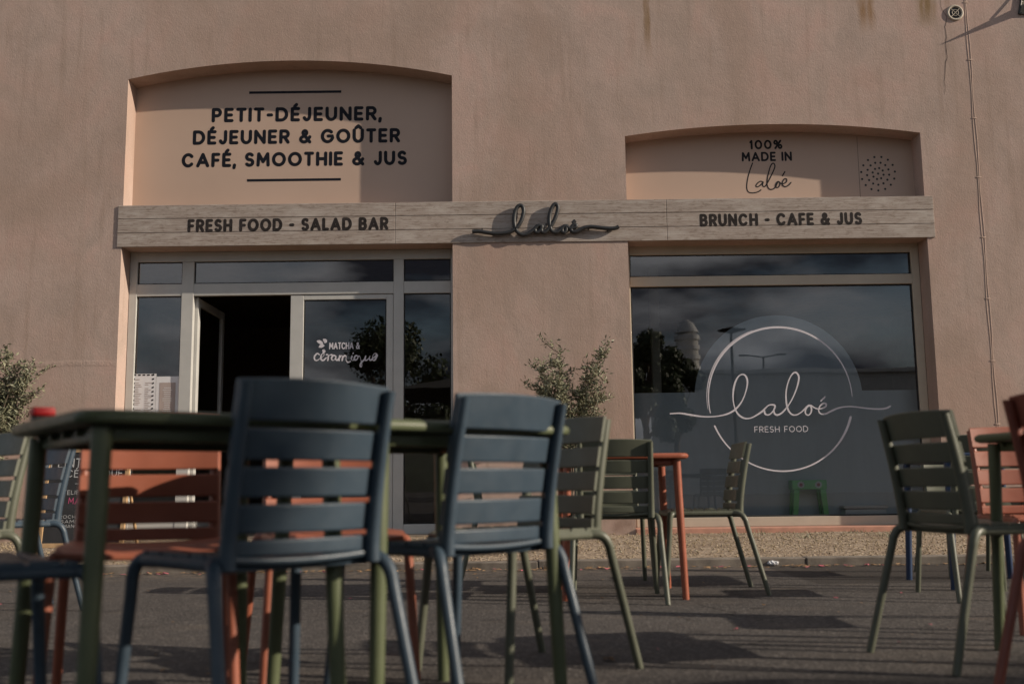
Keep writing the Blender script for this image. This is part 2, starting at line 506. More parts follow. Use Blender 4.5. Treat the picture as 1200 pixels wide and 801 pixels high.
# ------------------------------------------------------------------ lettering built from strokes
def arc(cx, cy, rx, ry, a0, a1, n=14):
    return [(cx + rx * math.cos(R(a0 + (a1 - a0) * i / n)), cy + ry * math.sin(R(a0 + (a1 - a0) * i / n))) for i in range(n + 1)]
def line(*p): return list(p)
G = {
    'A': (.86, [line((0, 0), (.5, 1)), line((.5, 1), (1, 0)), line((.2, .3), (.8, .3))]),
    'B': (.68, [line((0, 0), (0, 1)), line((0, 1), (.55, 1)) + arc(.55, .76, .36, .24, 90, -90) + line((0, .52)), line((0, .52), (.6, .52)) + arc(.6, .26, .4, .26, 90, -90) + line((0, 0))]),
    'C': (.82, [arc(.52, .5, .52, .5, 42, 318, 22)]),
    'D': (.80, [line((0, 0), (0, 1)), line((0, 1), (.42, 1)) + arc(.42, .5, .58, .5, 90, -90, 18) + line((0, 0))]),
    'E': (.60, [line((0, 0), (0, 1)), line((0, 1), (1, 1)), line((0, .5), (.88, .5)), line((0, 0), (1, 0))]),
    'F': (.58, [line((0, 0), (0, 1)), line((0, 1), (1, 1)), line((0, .48), (.88, .48))]),
    'G': (.86, [arc(.52, .5, .52, .5, 45, 360, 24) + line((.58, .5))]),
    'H': (.74, [line((0, 0), (0, 1)), line((1, 0), (1, 1)), line((0, .5), (1, .5))]),
    'I': (.18, [line((.5, 0), (.5, 1))]),
    'J': (.56, [line((1, 1), (1, .36)) + arc(.5, .36, .5, .36, 0, -150)]),
    'L': (.56, [line((0, 1), (0, 0)), line((0, 0), (1, 0))]),
    'M': (.88, [line((0, 0), (.06, 1)), line((.06, 1), (.5, .3)), line((.5, .3), (.94, 1)), line((.94, 1), (1, 0))]),
    'N': (.76, [line((0, 0), (0, 1)), line((0, 1), (1, 0)), line((1, 0), (1, 1))]),
    'O': (.92, [arc(.5, .5, .5, .5, 0, 360, 28)]),
    'P': (.64, [line((0, 0), (0, 1)), line((0, 1), (.55, 1)) + arc(.55, .72, .45, .28, 90, -90) + line((0, .44))]),
    'Q': (.92, [arc(.5, .5, .5, .5, 0, 360, 28), line((.62, .3), (1, -.04))]),
    'R': (.68, [line((0, 0), (0, 1)), line((0, 1), (.55, 1)) + arc(.55, .73, .45, .27, 90, -90) + line((0, .46)), line((.5, .46), (1, 0))]),
    'S': (.64, [arc(.5, .75, .46, .25, 35, 270, 16) + arc(.5, .25, .5, .25, 90, -145, 16)]),
    'T': (.66, [line((.5, 0), (.5, 1)), line((0, 1), (1, 1))]),
    'U': (.74, [line((0, 1), (0, .4)) + arc(.5, .4, .5, .4, 180, 360) + line((1, 1))]),
    'V': (.8, [line((0, 1), (.5, 0)), line((.5, 0), (1, 1))]),
    'X': (.7, [line((0, 1), (1, 0)), line((0, 0), (1, 1))]),
    '&': (.80, [line((1, 0), (.28, .72)) + arc(.45, .82, .2, .18, 190, -50, 12) + line((.14, .42)) + arc(.38, .25, .38, .25, 140, 310, 12) + line((1, .45))]),
    '-': (.42, [line((0, .46), (1, .46))]),
    ',': (.16, [line((.6, .03), (.3, -.2))]),
    '.': (.16, [line((.5, 0), (.5, .02))]),
    '%': (.84, [arc(.2, .78, .2, .22, 0, 360, 14), arc(.8, .22, .2, .22, 0, 360, 14), line((.12, 0), (.88, 1))]),
    '1': (.34, [line((.0, .82), (.8, 1)), line((.8, 1), (.8, 0))]),
    '0': (.72, [arc(.5, .5, .5, .5, 0, 360, 24)]),
    ' ': (.34, []),
}
ACC = {'É': ('E', [line((.38, 1.2), (.66, 1.36))]), 'Û': ('U', [line((.22, 1.2), (.5, 1.38)), line((.5, 1.38), (.78, 1.2))])}
def ribbon(bm, pts, wd, place, off, mat=0, drift=0.0):
    """flat stroke with round ends; pts are 2D, place(x, y, off) gives the 3D point; wd number or list"""
    P = [Vector((p[0], p[1])) for p in pts]
    Q = [P[0]]
    for p in P[1:]:
        if (p - Q[-1]).length > 1e-6: Q.append(p)
    P = Q
    k = len(P)
    if k < 2: P = [P[0], P[0] + Vector((wd * .1 if not isinstance(wd, list) else wd[0] * .1, 0))]; k = 2
    W = wd if isinstance(wd, list) else [wd] * k
    if len(W) != k: W = [W[min(int(i * len(W) / k), len(W) - 1)] for i in range(k)]
    closed = (P[0] - P[-1]).length < 1e-4 and k > 3
    if closed: P = P[:-1]; W = W[:-1]; k -= 1
    Ls, Rs = [], []
    off0 = off
    for i in range(k):
        t = (P[(i + 1) % k] - P[i - 1]) if closed else (P[min(i + 1, k - 1)] - P[max(i - 1, 0)])
        off = off0 + i * drift
        if t.length < 1e-9: t = Vector((1, 0))
        t.normalize()
        nn = Vector((-t.y, t.x)) * W[i] * .5
        Ls.append(bm.verts.new(place(*(P[i] + nn), off)))
        Rs.append(bm.verts.new(place(*(P[i] - nn), off)))
    for i in range(k if closed else k - 1):
        f = bm.faces.new((Ls[i], Rs[i], Rs[(i + 1) % k], Ls[(i + 1) % k])); f.material_index = mat
    for i, sgn in () if closed else ((0, -1), (k - 1, 1)):
        off = off0 + i * drift
        t = (P[min(i + 1, k - 1)] - P[max(i - 1, 0)]).normalized() * sgn
        nn = Vector((-t.y, t.x))
        fan = [Rs[i] if sgn > 0 else Ls[i]]
        for a in range(1, 6):
            th = math.pi * a / 6 - math.pi / 2
            q = P[i] + (t * math.cos(th) + nn * math.sin(th)) * W[i] * .5
            fan.append(bm.verts.new(place(q.x, q.y, off)))
        fan.append(Ls[i] if sgn > 0 else Rs[i])
        try:
            f = bm.faces.new(fan); f.material_index = mat
        except ValueError: pass
def glyphs(text, sw, track):
    """strokes of a line of capitals, cap height 1; returns list of polylines and the total width"""
    x, out = 0.0, []
    h = sw / 2
    for ch in text:
        base, extra = ch, []
        if ch in ACC: base, extra = ACC[ch]
        wdt, st = G[base]
        for s in st + extra:
            out.append([(x + h + p[0] * max(wdt - sw, .0) if wdt > .2 else x + wdt * .5 + (p[0] - .5) * .1, h + p[1] * (1 - sw)) for p in s])
        x += wdt + track
    return out, x - track
def write(bm, text, px0, px1, pytop, pybot, dy, proud, sw=.225, track=.12, mat=0, step=.00003):
    """a line of capitals on a plane parallel to the facade, between two photograph columns"""
    pm, ym = (px0 + px1) / 2, (pytop + pybot) / 2
    x0, _ = wp(px0, ym, dy); x1, _ = wp(px1, ym, dy)
    _, zt = wp(pm, pytop, dy); _, zb = wp(pm, pybot, dy)
    H = zt - zb
    st, wdt = glyphs(text, sw, track)
    sx = (x1 - x0) / wdt
    pl = lambda x, y, o: Vector((x, YW + dy - proud - o, y))
    for i, s in enumerate(st):
        ribbon(bm, [(x0 + p[0] * sx, zb + p[1] * H) for p in s], sw * H, pl, step * (i % 9), mat, 4e-6)
def script(bm, strokes, px_fn, dy, proud, wd, n=5, step=.00015, mat=0, taper=None):
    pl = lambda x, y, o: Vector((x, YW + dy - proud - o, y))
    for i, s in enumerate(strokes):
        q = catmull([wp(*px_fn(*p), dy) + (0,) for p in s], n)
        k = len(q)
        W = wd
        if taper: W = [wd * taper(j / max(k - 1, 1)) for j in range(k)]
        ribbon(bm, [(p.x, p.y) for p in q], W, pl, step * i, mat, 1e-5)

SIGN = [(62, 458), (110, 456), (160, 464), (220, 472), (280, 470), (330, 459), (368, 437), (398, 400), (417, 352), (424, 308), (415, 281), (398, 274), (380, 286), (365, 316), (357, 360), (358, 402), (368, 440), (386, 466), (412, 480), (440, 478), (470, 463), (497, 444), (508, 432), (523, 419), (540, 416), (553, 422), (545, 445), (525, 463), (508, 460), (503, 445)]
SIGN2 = [(553, 420), (548, 442), (552, 458), (566, 464), (590, 450), (622, 410), (645, 365), (660, 322), (665, 286), (652, 265), (635, 272), (618, 302), (606, 350), (606, 402), (615, 440), (632, 461), (655, 463), (680, 448), (700, 428), (715, 419), (724, 432), (722, 452), (710, 465), (697, 458), (696, 440), (706, 424), (722, 420), (738, 430), (760, 436), (788, 427), (793, 414), (780, 410), (763, 424), (758, 445), (769, 459), (792, 458), (818, 445), (855, 430), (905, 424), (960, 430), (1020, 436), (1068, 434), (1093, 423)]
SIGN3 = [(768, 399), (787, 380)]

# ------------------------------------------------------------------ ground: road, kerb, gravel strip
KY = 7.62
KH = .055
BASE_Z = wp(960, 622)[1]
bm = bmesh.new()
s_ = 600
def quad(bm, a, b, c, d, mi=0):
    f = bm.faces.new([bm.verts.new(p) for p in (a, b, c, d)]); f.material_index = mi; return f
quad(bm, (-s_, -s_, 0), (s_, -s_, 0), (s_, KY + .3, 0), (-s_, KY + .3, 0))
tag(obj('road', bm, M['asphalt']), kind='structure')
bm = bmesh.new()
rk = random.Random(3)
x = -16.0
while x < 16:
    ln = rk.uniform(1.5, 2.4)
    dz = rk.uniform(-.005, .004); dyk = rk.uniform(-.006, .006)
    box(bm, x + .0015, x + ln - .0015, KY + dyk, KY + .14 + dyk, -.1, KH + dz, .008)
    x += ln
tag(obj('kerb', bm, M['concrete']), kind='structure')
bm = bmesh.new()
nx, ny = 160, 14
rows = []
rg = random.Random(5)
for j in range(ny + 1):
    y = KY + .12 + (YW + .02 - KY - .12) * j / ny
    rows.append([bm.verts.new((-16 + 32 * i / nx, y, KH - .006 + (BASE_Z - KH) * j / ny + rg.uniform(-.008, .008))) for i in range(nx + 1)])
for j in range(ny):
    for i in range(nx):
        bm.faces.new((rows[j][i], rows[j][i + 1], rows[j + 1][i + 1], rows[j + 1][i]))
tag(obj('pavement', bm, M['gravel'], smooth=60), kind='structure')
bm = bmesh.new()
ico = bmesh.new(); bmesh.ops.create_icosphere(ico, subdivisions=1, radius=1)
iv = [v.co.copy() for v in ico.verts]; ifc = [[v.index for v in f.verts] for f in ico.faces]; ico.free()
verts, faces = [], []
for k in range(5200):
    x = rg.uniform(-6.2, 6.2); y = KY + .15 + (YW - KY - .17) * rg.random()
    z = KH + (BASE_Z - KH) * (y - KY - .12) / (YW - KY - .12)
    s = rg.uniform(.005, .011); a = rg.uniform(0, 6.28)
    sx, sy, sz = s * rg.uniform(.8, 1.3), s * rg.uniform(.7, 1.1), s * rg.uniform(.5, .8)
    b0 = len(verts)
    for v in iv:
        p = Vector((v.x * sx, v.y * sy, v.z * sz))
        verts.append((x + p.x * math.cos(a) - p.y * math.sin(a), y + p.x * math.sin(a) + p.y * math.cos(a), z + p.z + sz * .2))
    faces += [[b0 + i for i in f] for f in ifc]
me = bpy.data.meshes.new('gravel'); me.from_pydata(verts, [], faces)
tag(obj('gravel', me, M['pebble'], smooth=50), label='loose beige gravel covering the strip between kerb and wall', cat='gravel', kind='stuff')
bm.free()
# hill far behind, mirrored in the panes
bm = bmesh.new()
prof = []
rh = random.Random(11)
for i in range(61):
    prof.append((-300 + 10 * i, 7 + 4 * math.sin(i * .31) + 2.5 * math.sin(i * .83 + 1) + rh.uniform(-.6, .6)))
for (xa, ha), (xb, hb) in zip(prof[:-1], prof[1:]):
    quad(bm, (xa, -130, -1), (xb, -130, -1), (xb, -150, hb), (xa, -150, ha))
    quad(bm, (xa, -150, ha), (xb, -150, hb), (xb, -230, -1), (xa, -230, -1))
bmesh.ops.remove_doubles(bm, verts=bm.verts, dist=.01)
tag(obj('hill', bm, M['hill'], smooth=60), kind='structure')

# ------------------------------------------------------------------ the building
LX0 = wp(146, 200)[0]; LX1 = wp(530, 200)[0]
RX0 = wp(734, 220)[0]; RX1 = wp(1082, 210)[0]
LZS = wp(150, 93)[1]; LZC = wp(345, 71)[1]; LZB = BASE_Z - .02
RZS = (wp(733, 161)[1] + wp(1078, 154)[1]) / 2; RZC = wp(900, 145.5)[1]; RZB = wp(960, 617)[1]
def arch(x0, x1, zs, zcrown, n=20):
    hw = (x1 - x0) / 2; rise = zcrown - zs
    r = (hw * hw + rise * rise) / (2 * rise)
    cx, cz = (x0 + x1) / 2, zcrown - r
    a = math.asin(hw / r)
    return [(cx + r * math.sin(a - 2 * a * i / n), cz + r * math.cos(a - 2 * a * i / n)) for i in range(n + 1)]   # right to left
bld = tag(empty('cafe_building', (0, YW, 0)), 'pink stucco building with two arched shopfront openings and glazed entrance', 'building')
def bobj(name, bm, m, parent=None, smooth=None):
    """a piece of the building: geometry is in world metres, parented to the building at the wall line"""
    for v in bm.verts: v.co -= Vector((0, YW, 0))
    return obj(name, bm, m, parent or bld, smooth)
def hole(x0, x1, zb, zs, zc):
    return [(x0, zb), (x1, zb)] + arch(x0, x1, zs, zc)
ZT = 8.5
outer = [(-15, -.2), (15, -.2), (15, ZT), (-15, ZT)]
holes = [hole(LX0, LX1, LZB, LZS, LZC), hole(RX0, RX1, RZB, RZS, RZC)]
bm = bmesh.new()
loops = [[Vector((x, z, 0)) for x, z in lp] for lp in [outer] + holes]
flat = [v for lp in loops for v in lp]
vv = [bm.verts.new((v.x, YW, v.y)) for v in flat]
for tri in tessellate_polygon(loops):
    try: bm.faces.new([vv[i] for i in tri])
    except ValueError: pass
k0 = 4
for lp in holes:                                        # reveals, 0.5 m thick wall
    nlp = len(lp)
    rn = 0.006
    back = [bm.verts.new((x, YW + .33, z)) for x, z in lp]
    for i in range(nlp):
        j = (i + 1) % nlp
        bm.faces.new((vv[k0 + i], vv[k0 + j], back[j], back[i]))
    k0 += nlp
# crack at the upper right, cut as a thin dark line standing in the render
crk = [(1101, -12), (1103, 8), (1109, 20), (1107.5, 32), (1109.5, 44), (1108, 56), (1109.5, 68), (1107.5, 80), (1106.5, 92), (1107.5, 104), (1107, 113)]
rc = random.Random(4)
cp = []
for (ax, ay), (bx_, by) in zip(crk[:-1], crk[1:]):
    for t in (0, .33, .66):
        cp.append(wp(ax + (bx_ - ax) * t + rc.uniform(-.7, .7), ay + (by - ay) * t))
ribbon(bm, cp, [.002 + .006 * math.sin(math.pi * i / len(cp)) * rc.uniform(.4, 1) for i in range(len(cp))], lambda x, y, o: Vector((x, YW - .002, y)), 0, 1)
bobj('wall', bm, [M['stucco'], simple('crack', (.035, .025, .02), .9)])
# roof slab so that no light falls in from above, with side and back walls of the shop room
bm = bmesh.new()
RB, RL, RR, RT = YW + 7.0, -5.5, 6.5, 3.35
box(bm, RL - .2, RR + .2, RB, RB + .2, 0, RT)
box(bm, RL - .2, RL, YW + .5, RB, 0, RT); box(bm, RR, RR + .2, YW + .5, RB, 0, RT)
box(bm, RL - .2, RR + .2, YW + .5, RB + .2, RT, RT + .2)
xm = (LX1 + RX0) / 2
box(bm, -15, LX0 - .02, YW + .332, YW + .40, 0, 6); box(bm, LX1 + .02, RX0 - .02, YW + .332, YW + .40, 0, 6); box(bm, RX1 + .02, 15, YW + .332, YW + .40, 0, 6)
bobj('room_walls', bm, M['room'])
bm = bmesh.new()
box(bm, RL, RR, YW + .05, RB, -.1, BASE_Z + .01)
bobj('room_floor', bm, M['room_floor'])
bm = bmesh.new()
box(bm, -15, 15, YW + .7, YW + 9, 8.3, 8.5)
bobj('roof', bm, M['concrete'])

# lintels closing the openings behind the fascia
BZ_T = wp(600, 235.5)[1]; BZ_B = wp(600, 284.5)[1]
for a, b in ((LX0, LX1), (RX0, RX1)):
    bm = bmesh.new(); box(bm, a + .001, b - .001, YW + .003, YW + REVEAL + .06, BZ_B + .004, BZ_T - .02)
    bobj('lintel', bm, M['stucco'])
# painted arched panels
BZ_T = wp(600, 235.5)[1]; BZ_B = wp(600, 284.5)[1]
def panel(name, x0, x1, zs, zc):
    bm = bmesh.new()
    poly = [(x0, BZ_T - .022), (x1, BZ_T - .022)] + arch(x0, x1, zs, zc)
    f = bm.faces.new([bm.verts.new((x, YW + REVEAL, z)) for x, z in poly])
    r = bmesh.ops.extrude_face_region(bm, geom=[f])
    for v in r['geom']:
        if isinstance(v, bmesh.types.BMVert): v.co.y += .04
    return bobj(name, bm, M['panel'])
pl_l = panel('arched_panel', LX0 - .01, LX1 + .01, LZS + .01, LZC + .01)
pl_r = panel('arched_panel', RX0 - .01, RX1 + .01, RZS + .01, RZC + .01)
def sub(name, bm, m, parent, smooth=None):              # sub-part: parents sit at the building's origin
    return bobj(name, bm, m, parent, smooth)
bm = bmesh.new()
write(bm, 'PETIT-DÉJEUNER,', 248, 447, 125.5, 142.5, REVEAL, .0008)
write(bm, 'DÉJEUNER & GOÛTER', 226, 469, 151.5, 168.5, REVEAL, .0008)
write(bm, 'CAFÉ, SMOOTHIE & JUS', 213, 477, 178, 195, REVEAL, .0008)
for (a, b, yy) in ((292, 400, 108.3), (289.5, 399.5, 211)):
    xa, za = wp(a, yy, REVEAL); xb, zb = wp(b, yy - .4, REVEAL)
    zc_ = (za + zb) / 2
    box(bm, xa, xb, YW + REVEAL - .0012, YW + REVEAL - .0004, zc_ - .014, zc_ + .014)
sub('lettering', bm, M['ink'], pl_l)
bm = bmesh.new()
write(bm, '100%', 878, 917, 164, 175, REVEAL, .0008, .21)
write(bm, 'MADE IN', 869, 928, 178, 189, REVEAL, .0008, .21)
LAL = [[(125, 178), (106, 230), (91, 288), (86, 340), (96, 370), (125, 378), (160, 371), (181, 358)],
       [(197, 306), (178, 300), (157, 314), (147, 332), (160, 337), (182, 322), (196, 304), (192, 326), (202, 336), (216, 325), (246, 270), (273, 208), (270, 183), (256, 182), (241, 210), (226, 270), (222, 320), (235, 350), (260, 353), (280, 336), (296, 303), (308, 312), (302, 335), (288, 342), (278, 330), (287, 308), (300, 302), (322, 318), (350, 305), (353, 286), (339, 284), (325, 305), (326, 326), (345, 336), (366, 326), (382, 308)],
       [(325, 263), (341, 236)]]
script(bm, LAL, lambda x, y: (860 + x / 5.714, 160 + y / 5.714), REVEAL, .0008, .013)
sub('lettering', bm, M['ink_grey'], pl_r)
bm = bmesh.new()
for rr, cnt, ph in ((0, 1, 0), (6.5, 8, .2), (13, 13, .1), (19.8, 15, .3)):
    for k in range(cnt):
        a = 2 * math.pi * k / cnt + ph
        x, z = wp(1029 + rr * math.cos(a), 203.5 + rr * math.sin(a), REVEAL)
        c = [bm.verts.new((x + .0125 * math.cos(q * math.pi / 5), YW + REVEAL - .001, z + .0125 * math.sin(q * math.pi / 5))) for q in range(10)]
        bm.faces.new(c)
xa, za = wp(1004, 160, REVEAL); xb, zb = wp(1005.5, 232, REVEAL)
quad(bm, (xa - .0015, YW + REVEAL - .0015, za), (xa + .002, YW + REVEAL - .0015, za), (xa + .002, YW + REVEAL - .0015, zb), (xa - .002, YW + REVEAL - .0015, zb))
sub('speaker_holes', bm, M['black'], pl_r)

# ---- the entrance: frame, panes, open leaf, closed leaf
FD = REVEAL                                             # frame front face
FX = lambda px, py=450: wp(px, py, FD)[0]
FZ = lambda py, px=340: wp(px, py, FD)[1]
def member(bm, x0, x1, z0, z1, d0=FD, d1=FD + .07, bev=.004):
    box(bm, x0, x1, YW + d0, YW + d1, z0, z1, bev)
z_top, z_tt, z_tr0, z_tr1 = FZ(300.5), FZ(305), FZ(331), FZ(345)
zb = BASE_Z + .01
xL0, xL1 = LX0 + .004, FX(158, 400)
xm0, xm1 = FX(211, 400), FX(225, 400)
xn0, xn1 = FX(461, 400), FX(473, 400)
xR0, xR1 = FX(528.5, 400), LX1 - .004
bm = bmesh.new()
member(bm, xL0, xL1, zb, z_top + .08); member(bm, xR0, xR1, zb, z_top + .08)
member(bm, xm0, xm1, zb, z_tt, FD - .002, FD + .068); member(bm, xn0, xn1, zb, z_tt, FD - .002, FD + .068)
member(bm, xL1, xR0, z_tt, BZ_B + .002)
for a, b in ((xL1, xm0), (xm1, xn0), (xn1, xR0)):
    member(bm, a, b, z_tr1, z_tr0, FD + .003, FD + .06)
member(bm, xL1, xm0, zb, zb + .16, FD + .003, FD + .06); member(bm, xn1, xR0, zb, zb + .10, FD + .003, FD + .06)
zrail = FZ(500)
member(bm, xn1, xR0, zrail - .05, zrail, FD + .003, FD + .06)
ent = bobj('entrance_frame', bm, M['alu'], None)
bm = bmesh.new()
def pane(bm, x0, x1, z0, z1, d):
    quad(bm, (x0, YW + d, z0), (x1, YW + d, z0), (x1, YW + d, z1), (x0, YW + d, z1))
for a, b in ((xL1, xm0), (xm1, xn0), (xn1, xR0)):
    pane(bm, a, b, z_tr0, z_tt, FD + .03)
pane(bm, xL1, xm0, zb + .16, z_tr1, FD + .03); pane(bm, xn1, xR0, zrail, z_tr1, FD + .03); pane(bm, xn1, xR0, zb + .1, zrail - .05, FD + .03)
sub('glass_panes', bm, M['glass'], ent)
bm = bmesh.new()                                        # rubber seals round the panes
def seal(bm, x0, x1, z0, z1, d, w_=.012):
    box(bm, x0, x1, YW + d - .004, YW + d + .004, z1 - w_, z1); box(bm, x0, x1, YW + d - .004, YW + d + .004, z0, z0 + w_)
    box(bm, x0, x0 + w_, YW + d - .003, YW + d + .003, z0 + w_, z1 - w_); box(bm, x1 - w_, x1, YW + d - .003, YW + d + .003, z0 + w_, z1 - w_)
for a, b in ((xL1, xm0), (xm1, xn0), (xn1, xR0)): seal(bm, a, b, z_tr0, z_tt, FD + .03)
seal(bm, xL1, xm0, zb + .16, z_tr1, FD + .03); seal(bm, xn1, xR0, zrail, z_tr1, FD + .03); seal(bm, xn1, xR0, zb + .1, zrail - .05, FD + .03)
sub('seal', bm, M['seal'], ent)
# closed leaf
xd0, xd1 = FX(339.5, 400), xn0 - .004
zd1, zd0 = z_tr1 - .006, zb + .01
bm = bmesh.new()
st = xm1; s0 = FX(355, 400) - xd0; s1 = xd1 - FX(452.5, 400); tp = FZ(345) - FZ(350.5)
member(bm, xd0, xd0 + s0, zd0, zd1, FD + .012, FD + .06); member(bm, xd1 - s1, xd1, zd0, zd1, FD + .012, FD + .06)
member(bm, xd0 + s0, xd1 - s1, zd1 - tp, zd1, FD + .014, FD + .058); member(bm, xd0 + s0, xd1 - s1, zd0, zd0 + .2, FD + .014, FD + .058)
leaf = bobj('door', bm, M['alu'], None)
bm = bmesh.new(); pane(bm, xd0 + s0, xd1 - s1, zd0 + .2, zd1 - tp, FD + .035); sub('glass_pane', bm, M['glass'], leaf)
bm = bmesh.new(); seal(bm, xd0 + s0, xd1 - s1, zd0 + .2, zd1 - tp, FD + .032); sub('seal', bm, M['seal'], leaf)
bm = bmesh.new()
tube(bm, [(xd0 + .05, YW + FD + .012, zd0 + .85), (xd0 + .05, YW + FD - .04, zd0 + .87), (xd0 + .05, YW + FD - .04, zd0 + 1.15), (xd0 + .05, YW + FD + .012, zd0 + 1.17)], .012)
sub('handle', bm, M['script'], leaf, 50)
bm = bmesh.new()
D35 = FD + .035
write(bm, 'MATCHA &', 386, 421.5, 401, 409, D35, .004, .16, .12)
cer = [[(184, 243), (170, 235), (154, 252), (154, 272), (168, 279), (188, 266), (208, 252), (214, 240), (203, 236), (193, 252), (195, 272), (208, 278), (226, 262)],
       [(226, 242), (240, 247), (236, 279)], [(236, 262), (246, 246), (262, 243)],
       [(286, 252), (272, 247), (260, 262), (264, 277), (277, 274), (288, 250), (286, 272), (298, 276), (308, 262)],
       [(310, 248), (307, 279)], [(308, 264), (320, 249), (329, 253), (326, 279)], [(328, 264), (341, 249), (351, 254), (350, 275), (362, 290), (378, 284)],
       [(388, 250), (383, 272), (393, 278), (404, 268)], [(393, 236), (395, 233)],
       [(426, 254), (412, 248), (402, 262), (406, 276), (418, 272), (430, 251), (437, 256), (449, 300), (446, 319), (438, 312), (446, 292), (462, 276), (472, 262)],
       [(474, 250), (468, 270), (478, 278), (492, 266), (500, 250), (496, 270), (506, 277), (518, 264)],
       [(518, 264), (536, 252), (541, 238), (528, 236), (516, 254), (518, 274), (530, 276), (547, 246)],
       [(212, 226), (206, 216), (214, 211), (218, 222), (206, 232)]]
script(bm, cer, lambda x, y: (340 + x / 5.34, 370 + y / 5.34), D35, .004, .0155, taper=lambda t: .75 + .4 * math.sin(9 * t))
for s in ([(210, 148), (222, 158), (216, 168)], [(172, 158), (190, 165), (206, 178)], [(184, 194), (198, 188), (214, 186)]):
    script(bm, [s], lambda x, y: (340 + x / 5.34, 370 + y / 5.34), D35, .0045, .03, taper=lambda t: .25 + 1.0 * math.sin(math.pi * min(1, t * .9 + .1)))
sub('lettering', bm, M['white_vinyl'], leaf)
# open leaf, swung inwards on its hinges at the left post
lw = xd0 - xm1 - .008
ang = R(90)
def leaf_box(bm, a0, a1, z0, z1, t0=-.022, t1=.022, bev=.004):
    n0 = len(bm.verts)
    box(bm, a0, a1, t0, t1, z0, z1, bev)
    bm.verts.ensure_lookup_table()
    for v in bm.verts[n0:]:
        x, y = v.co.x, v.co.y
        v.co.x = xm1 + .012 + x * math.cos(ang) - y * math.sin(ang)
        v.co.y = YW + FD + .075 + x * math.sin(ang) + y * math.cos(ang)
bm = bmesh.new()
leaf_box(bm, 0, .085, zd0, zd1); leaf_box(bm, lw - .085, lw, zd0, zd1)
leaf_box(bm, .085, lw - .085, zd1 - .085, zd1, -.02, .02); leaf_box(bm, .085, lw - .085, zd0, zd0 + .2, -.02, .02)
oleaf = bobj('door', bm, M['alu'], None)
oleaf['label'] = 'door leaf swung open into the dark shop'
bm = bmesh.new(); leaf_box(bm, .085, lw - .085, zd0 + .2, zd1 - .085, -.002, .002, 0); sub('glass_pane', bm, M['glass'], oleaf)
bm = bmesh.new(); leaf_box(bm, lw - .07, lw - .02, zd0 + .95, zd0 + 1.2, -.05, -.024); sub('handle', bm, M['script'], oleaf)

# ---- the shop window
wx0, wx1 = RX0 + .004, RX1 - .004
gx0, gx1 = FX(741, 420), FX(1075, 420)
WZ = lambda py, px=905: wp(px, py, FD)[1]
wt, wtt, wr1, wr0, wb1 = WZ(290), WZ(297), WZ(322.5), WZ(334), WZ(605)
wb0 = RZB + .004
bm = bmesh.new()
member(bm, wx0, gx0, wb0, wt + .05); member(bm, gx1, wx1, wb0, wt + .05)
member(bm, gx0, gx1, wtt, wt + .05, FD + .002, FD + .068); member(bm, gx0, gx1, wr0, wr1, FD - .004, FD + .06); member(bm, gx0, gx1, wb0, wb1, FD - .004, FD + .06)
win = bobj('shop_window', bm, M['cream'], None)
bm = bmesh.new(); pane(bm, gx0, gx1, wb1, wr0, FD + .03); pane(bm, gx0, gx1, wr1, wtt, FD + .03); sub('glass_panes', bm, M['glass'], win)
bm = bmesh.new(); seal(bm, gx0, gx1, wb1, wr0, FD + .028, .016); seal(bm, gx0, gx1, wr1, wtt, FD + .028, .012); sub('seal', bm, M['seal'], win)
# frosted film behind the glass: a rectangle with a round top in its middle
FF = FD + .25
fz = wp(905, 458.5, FF)[1]
cx_, cz_ = wp(912.5, 466.5, FF)
rad = abs(wp(1011, 466, FF)[0] - wp(814, 466, FF)[0]) / 2
poly = [(gx0 - .15, wb1 - .1), (gx1 + .3, wb1 - .1), (gx1 + .3, fz)]
a0 = math.asin((fz - cz_) / rad)
poly += [(cx_ + rad * math.cos(a0 + (math.pi - 2 * a0) * i / 40), cz_ + rad * math.sin(a0 + (math.pi - 2 * a0) * i / 40)) for i in range(41)]
poly += [(gx0 - .15, fz)]
bm = bmesh.new()
pv = [bm.verts.new((x, YW + FF, z)) for x, z in poly]
for tri in tessellate_polygon([[Vector((x, z, 0)) for x, z in poly]]): bm.faces.new([pv[i] for i in tri])
sub('frosted_film', bm, M['film'], win)
GLS = FD + .0275                                        # white vinyl lettering stuck on the glass
bm = bmesh.new()
GPX = lambda x, y: (770 + x / 4.003, 370 + y / 4.003)
script(bm, [SIGN, SIGN2, SIGN3], GPX, GLS, .0, .0175, 5, .0003, 0, lambda t: .7 + .4 * math.sin(24 * t) ** 2)
sub('script_lettering', bm, M['white_vinyl'], win)
bm = bmesh.new()
ccx, ccz = wp(914.5, 466.5, GLS)
cr_ = abs(wp(999, 466, GLS)[0] - wp(830.5, 466, GLS)[0]) / 2
def ring_arc(a0, a1, r, wf, o, dx=0, dz=0):
    n = 60
    pts = [(ccx + dx + r * math.cos(R(a0 + (a1 - a0) * i / n)), ccz + dz + r * math.sin(R(a0 + (a1 - a0) * i / n))) for i in range(n + 1)]
    ribbon(bm, pts, [wf(i / n) for i in range(n + 1)], lambda x, y, oo: Vector((x, YW + GLS - oo, y)), o)
ring_arc(1, 191, cr_, lambda t: .009 + .013 * math.sin(math.pi * t), 0)
ring_arc(110, 188, cr_ * 1.018, lambda t: .004 + .006 * math.sin(math.pi * t), .0005, -.004, 0)
ring_arc(202, 344, cr_, lambda t: .018 - .012 * math.sin(math.pi * t) + .009 * t, 0)
ring_arc(240, 300, cr_ * 1.016, lambda t: .008 * math.sin(math.pi * t) + .002, .0005, 0, .006)
sub('lettering_ring', bm, M['white_vinyl'], win)
bm = bmesh.new()
write(bm, 'FRESH FOOD', 884, 947, 499, 506, GLS, .0, .11, .2)
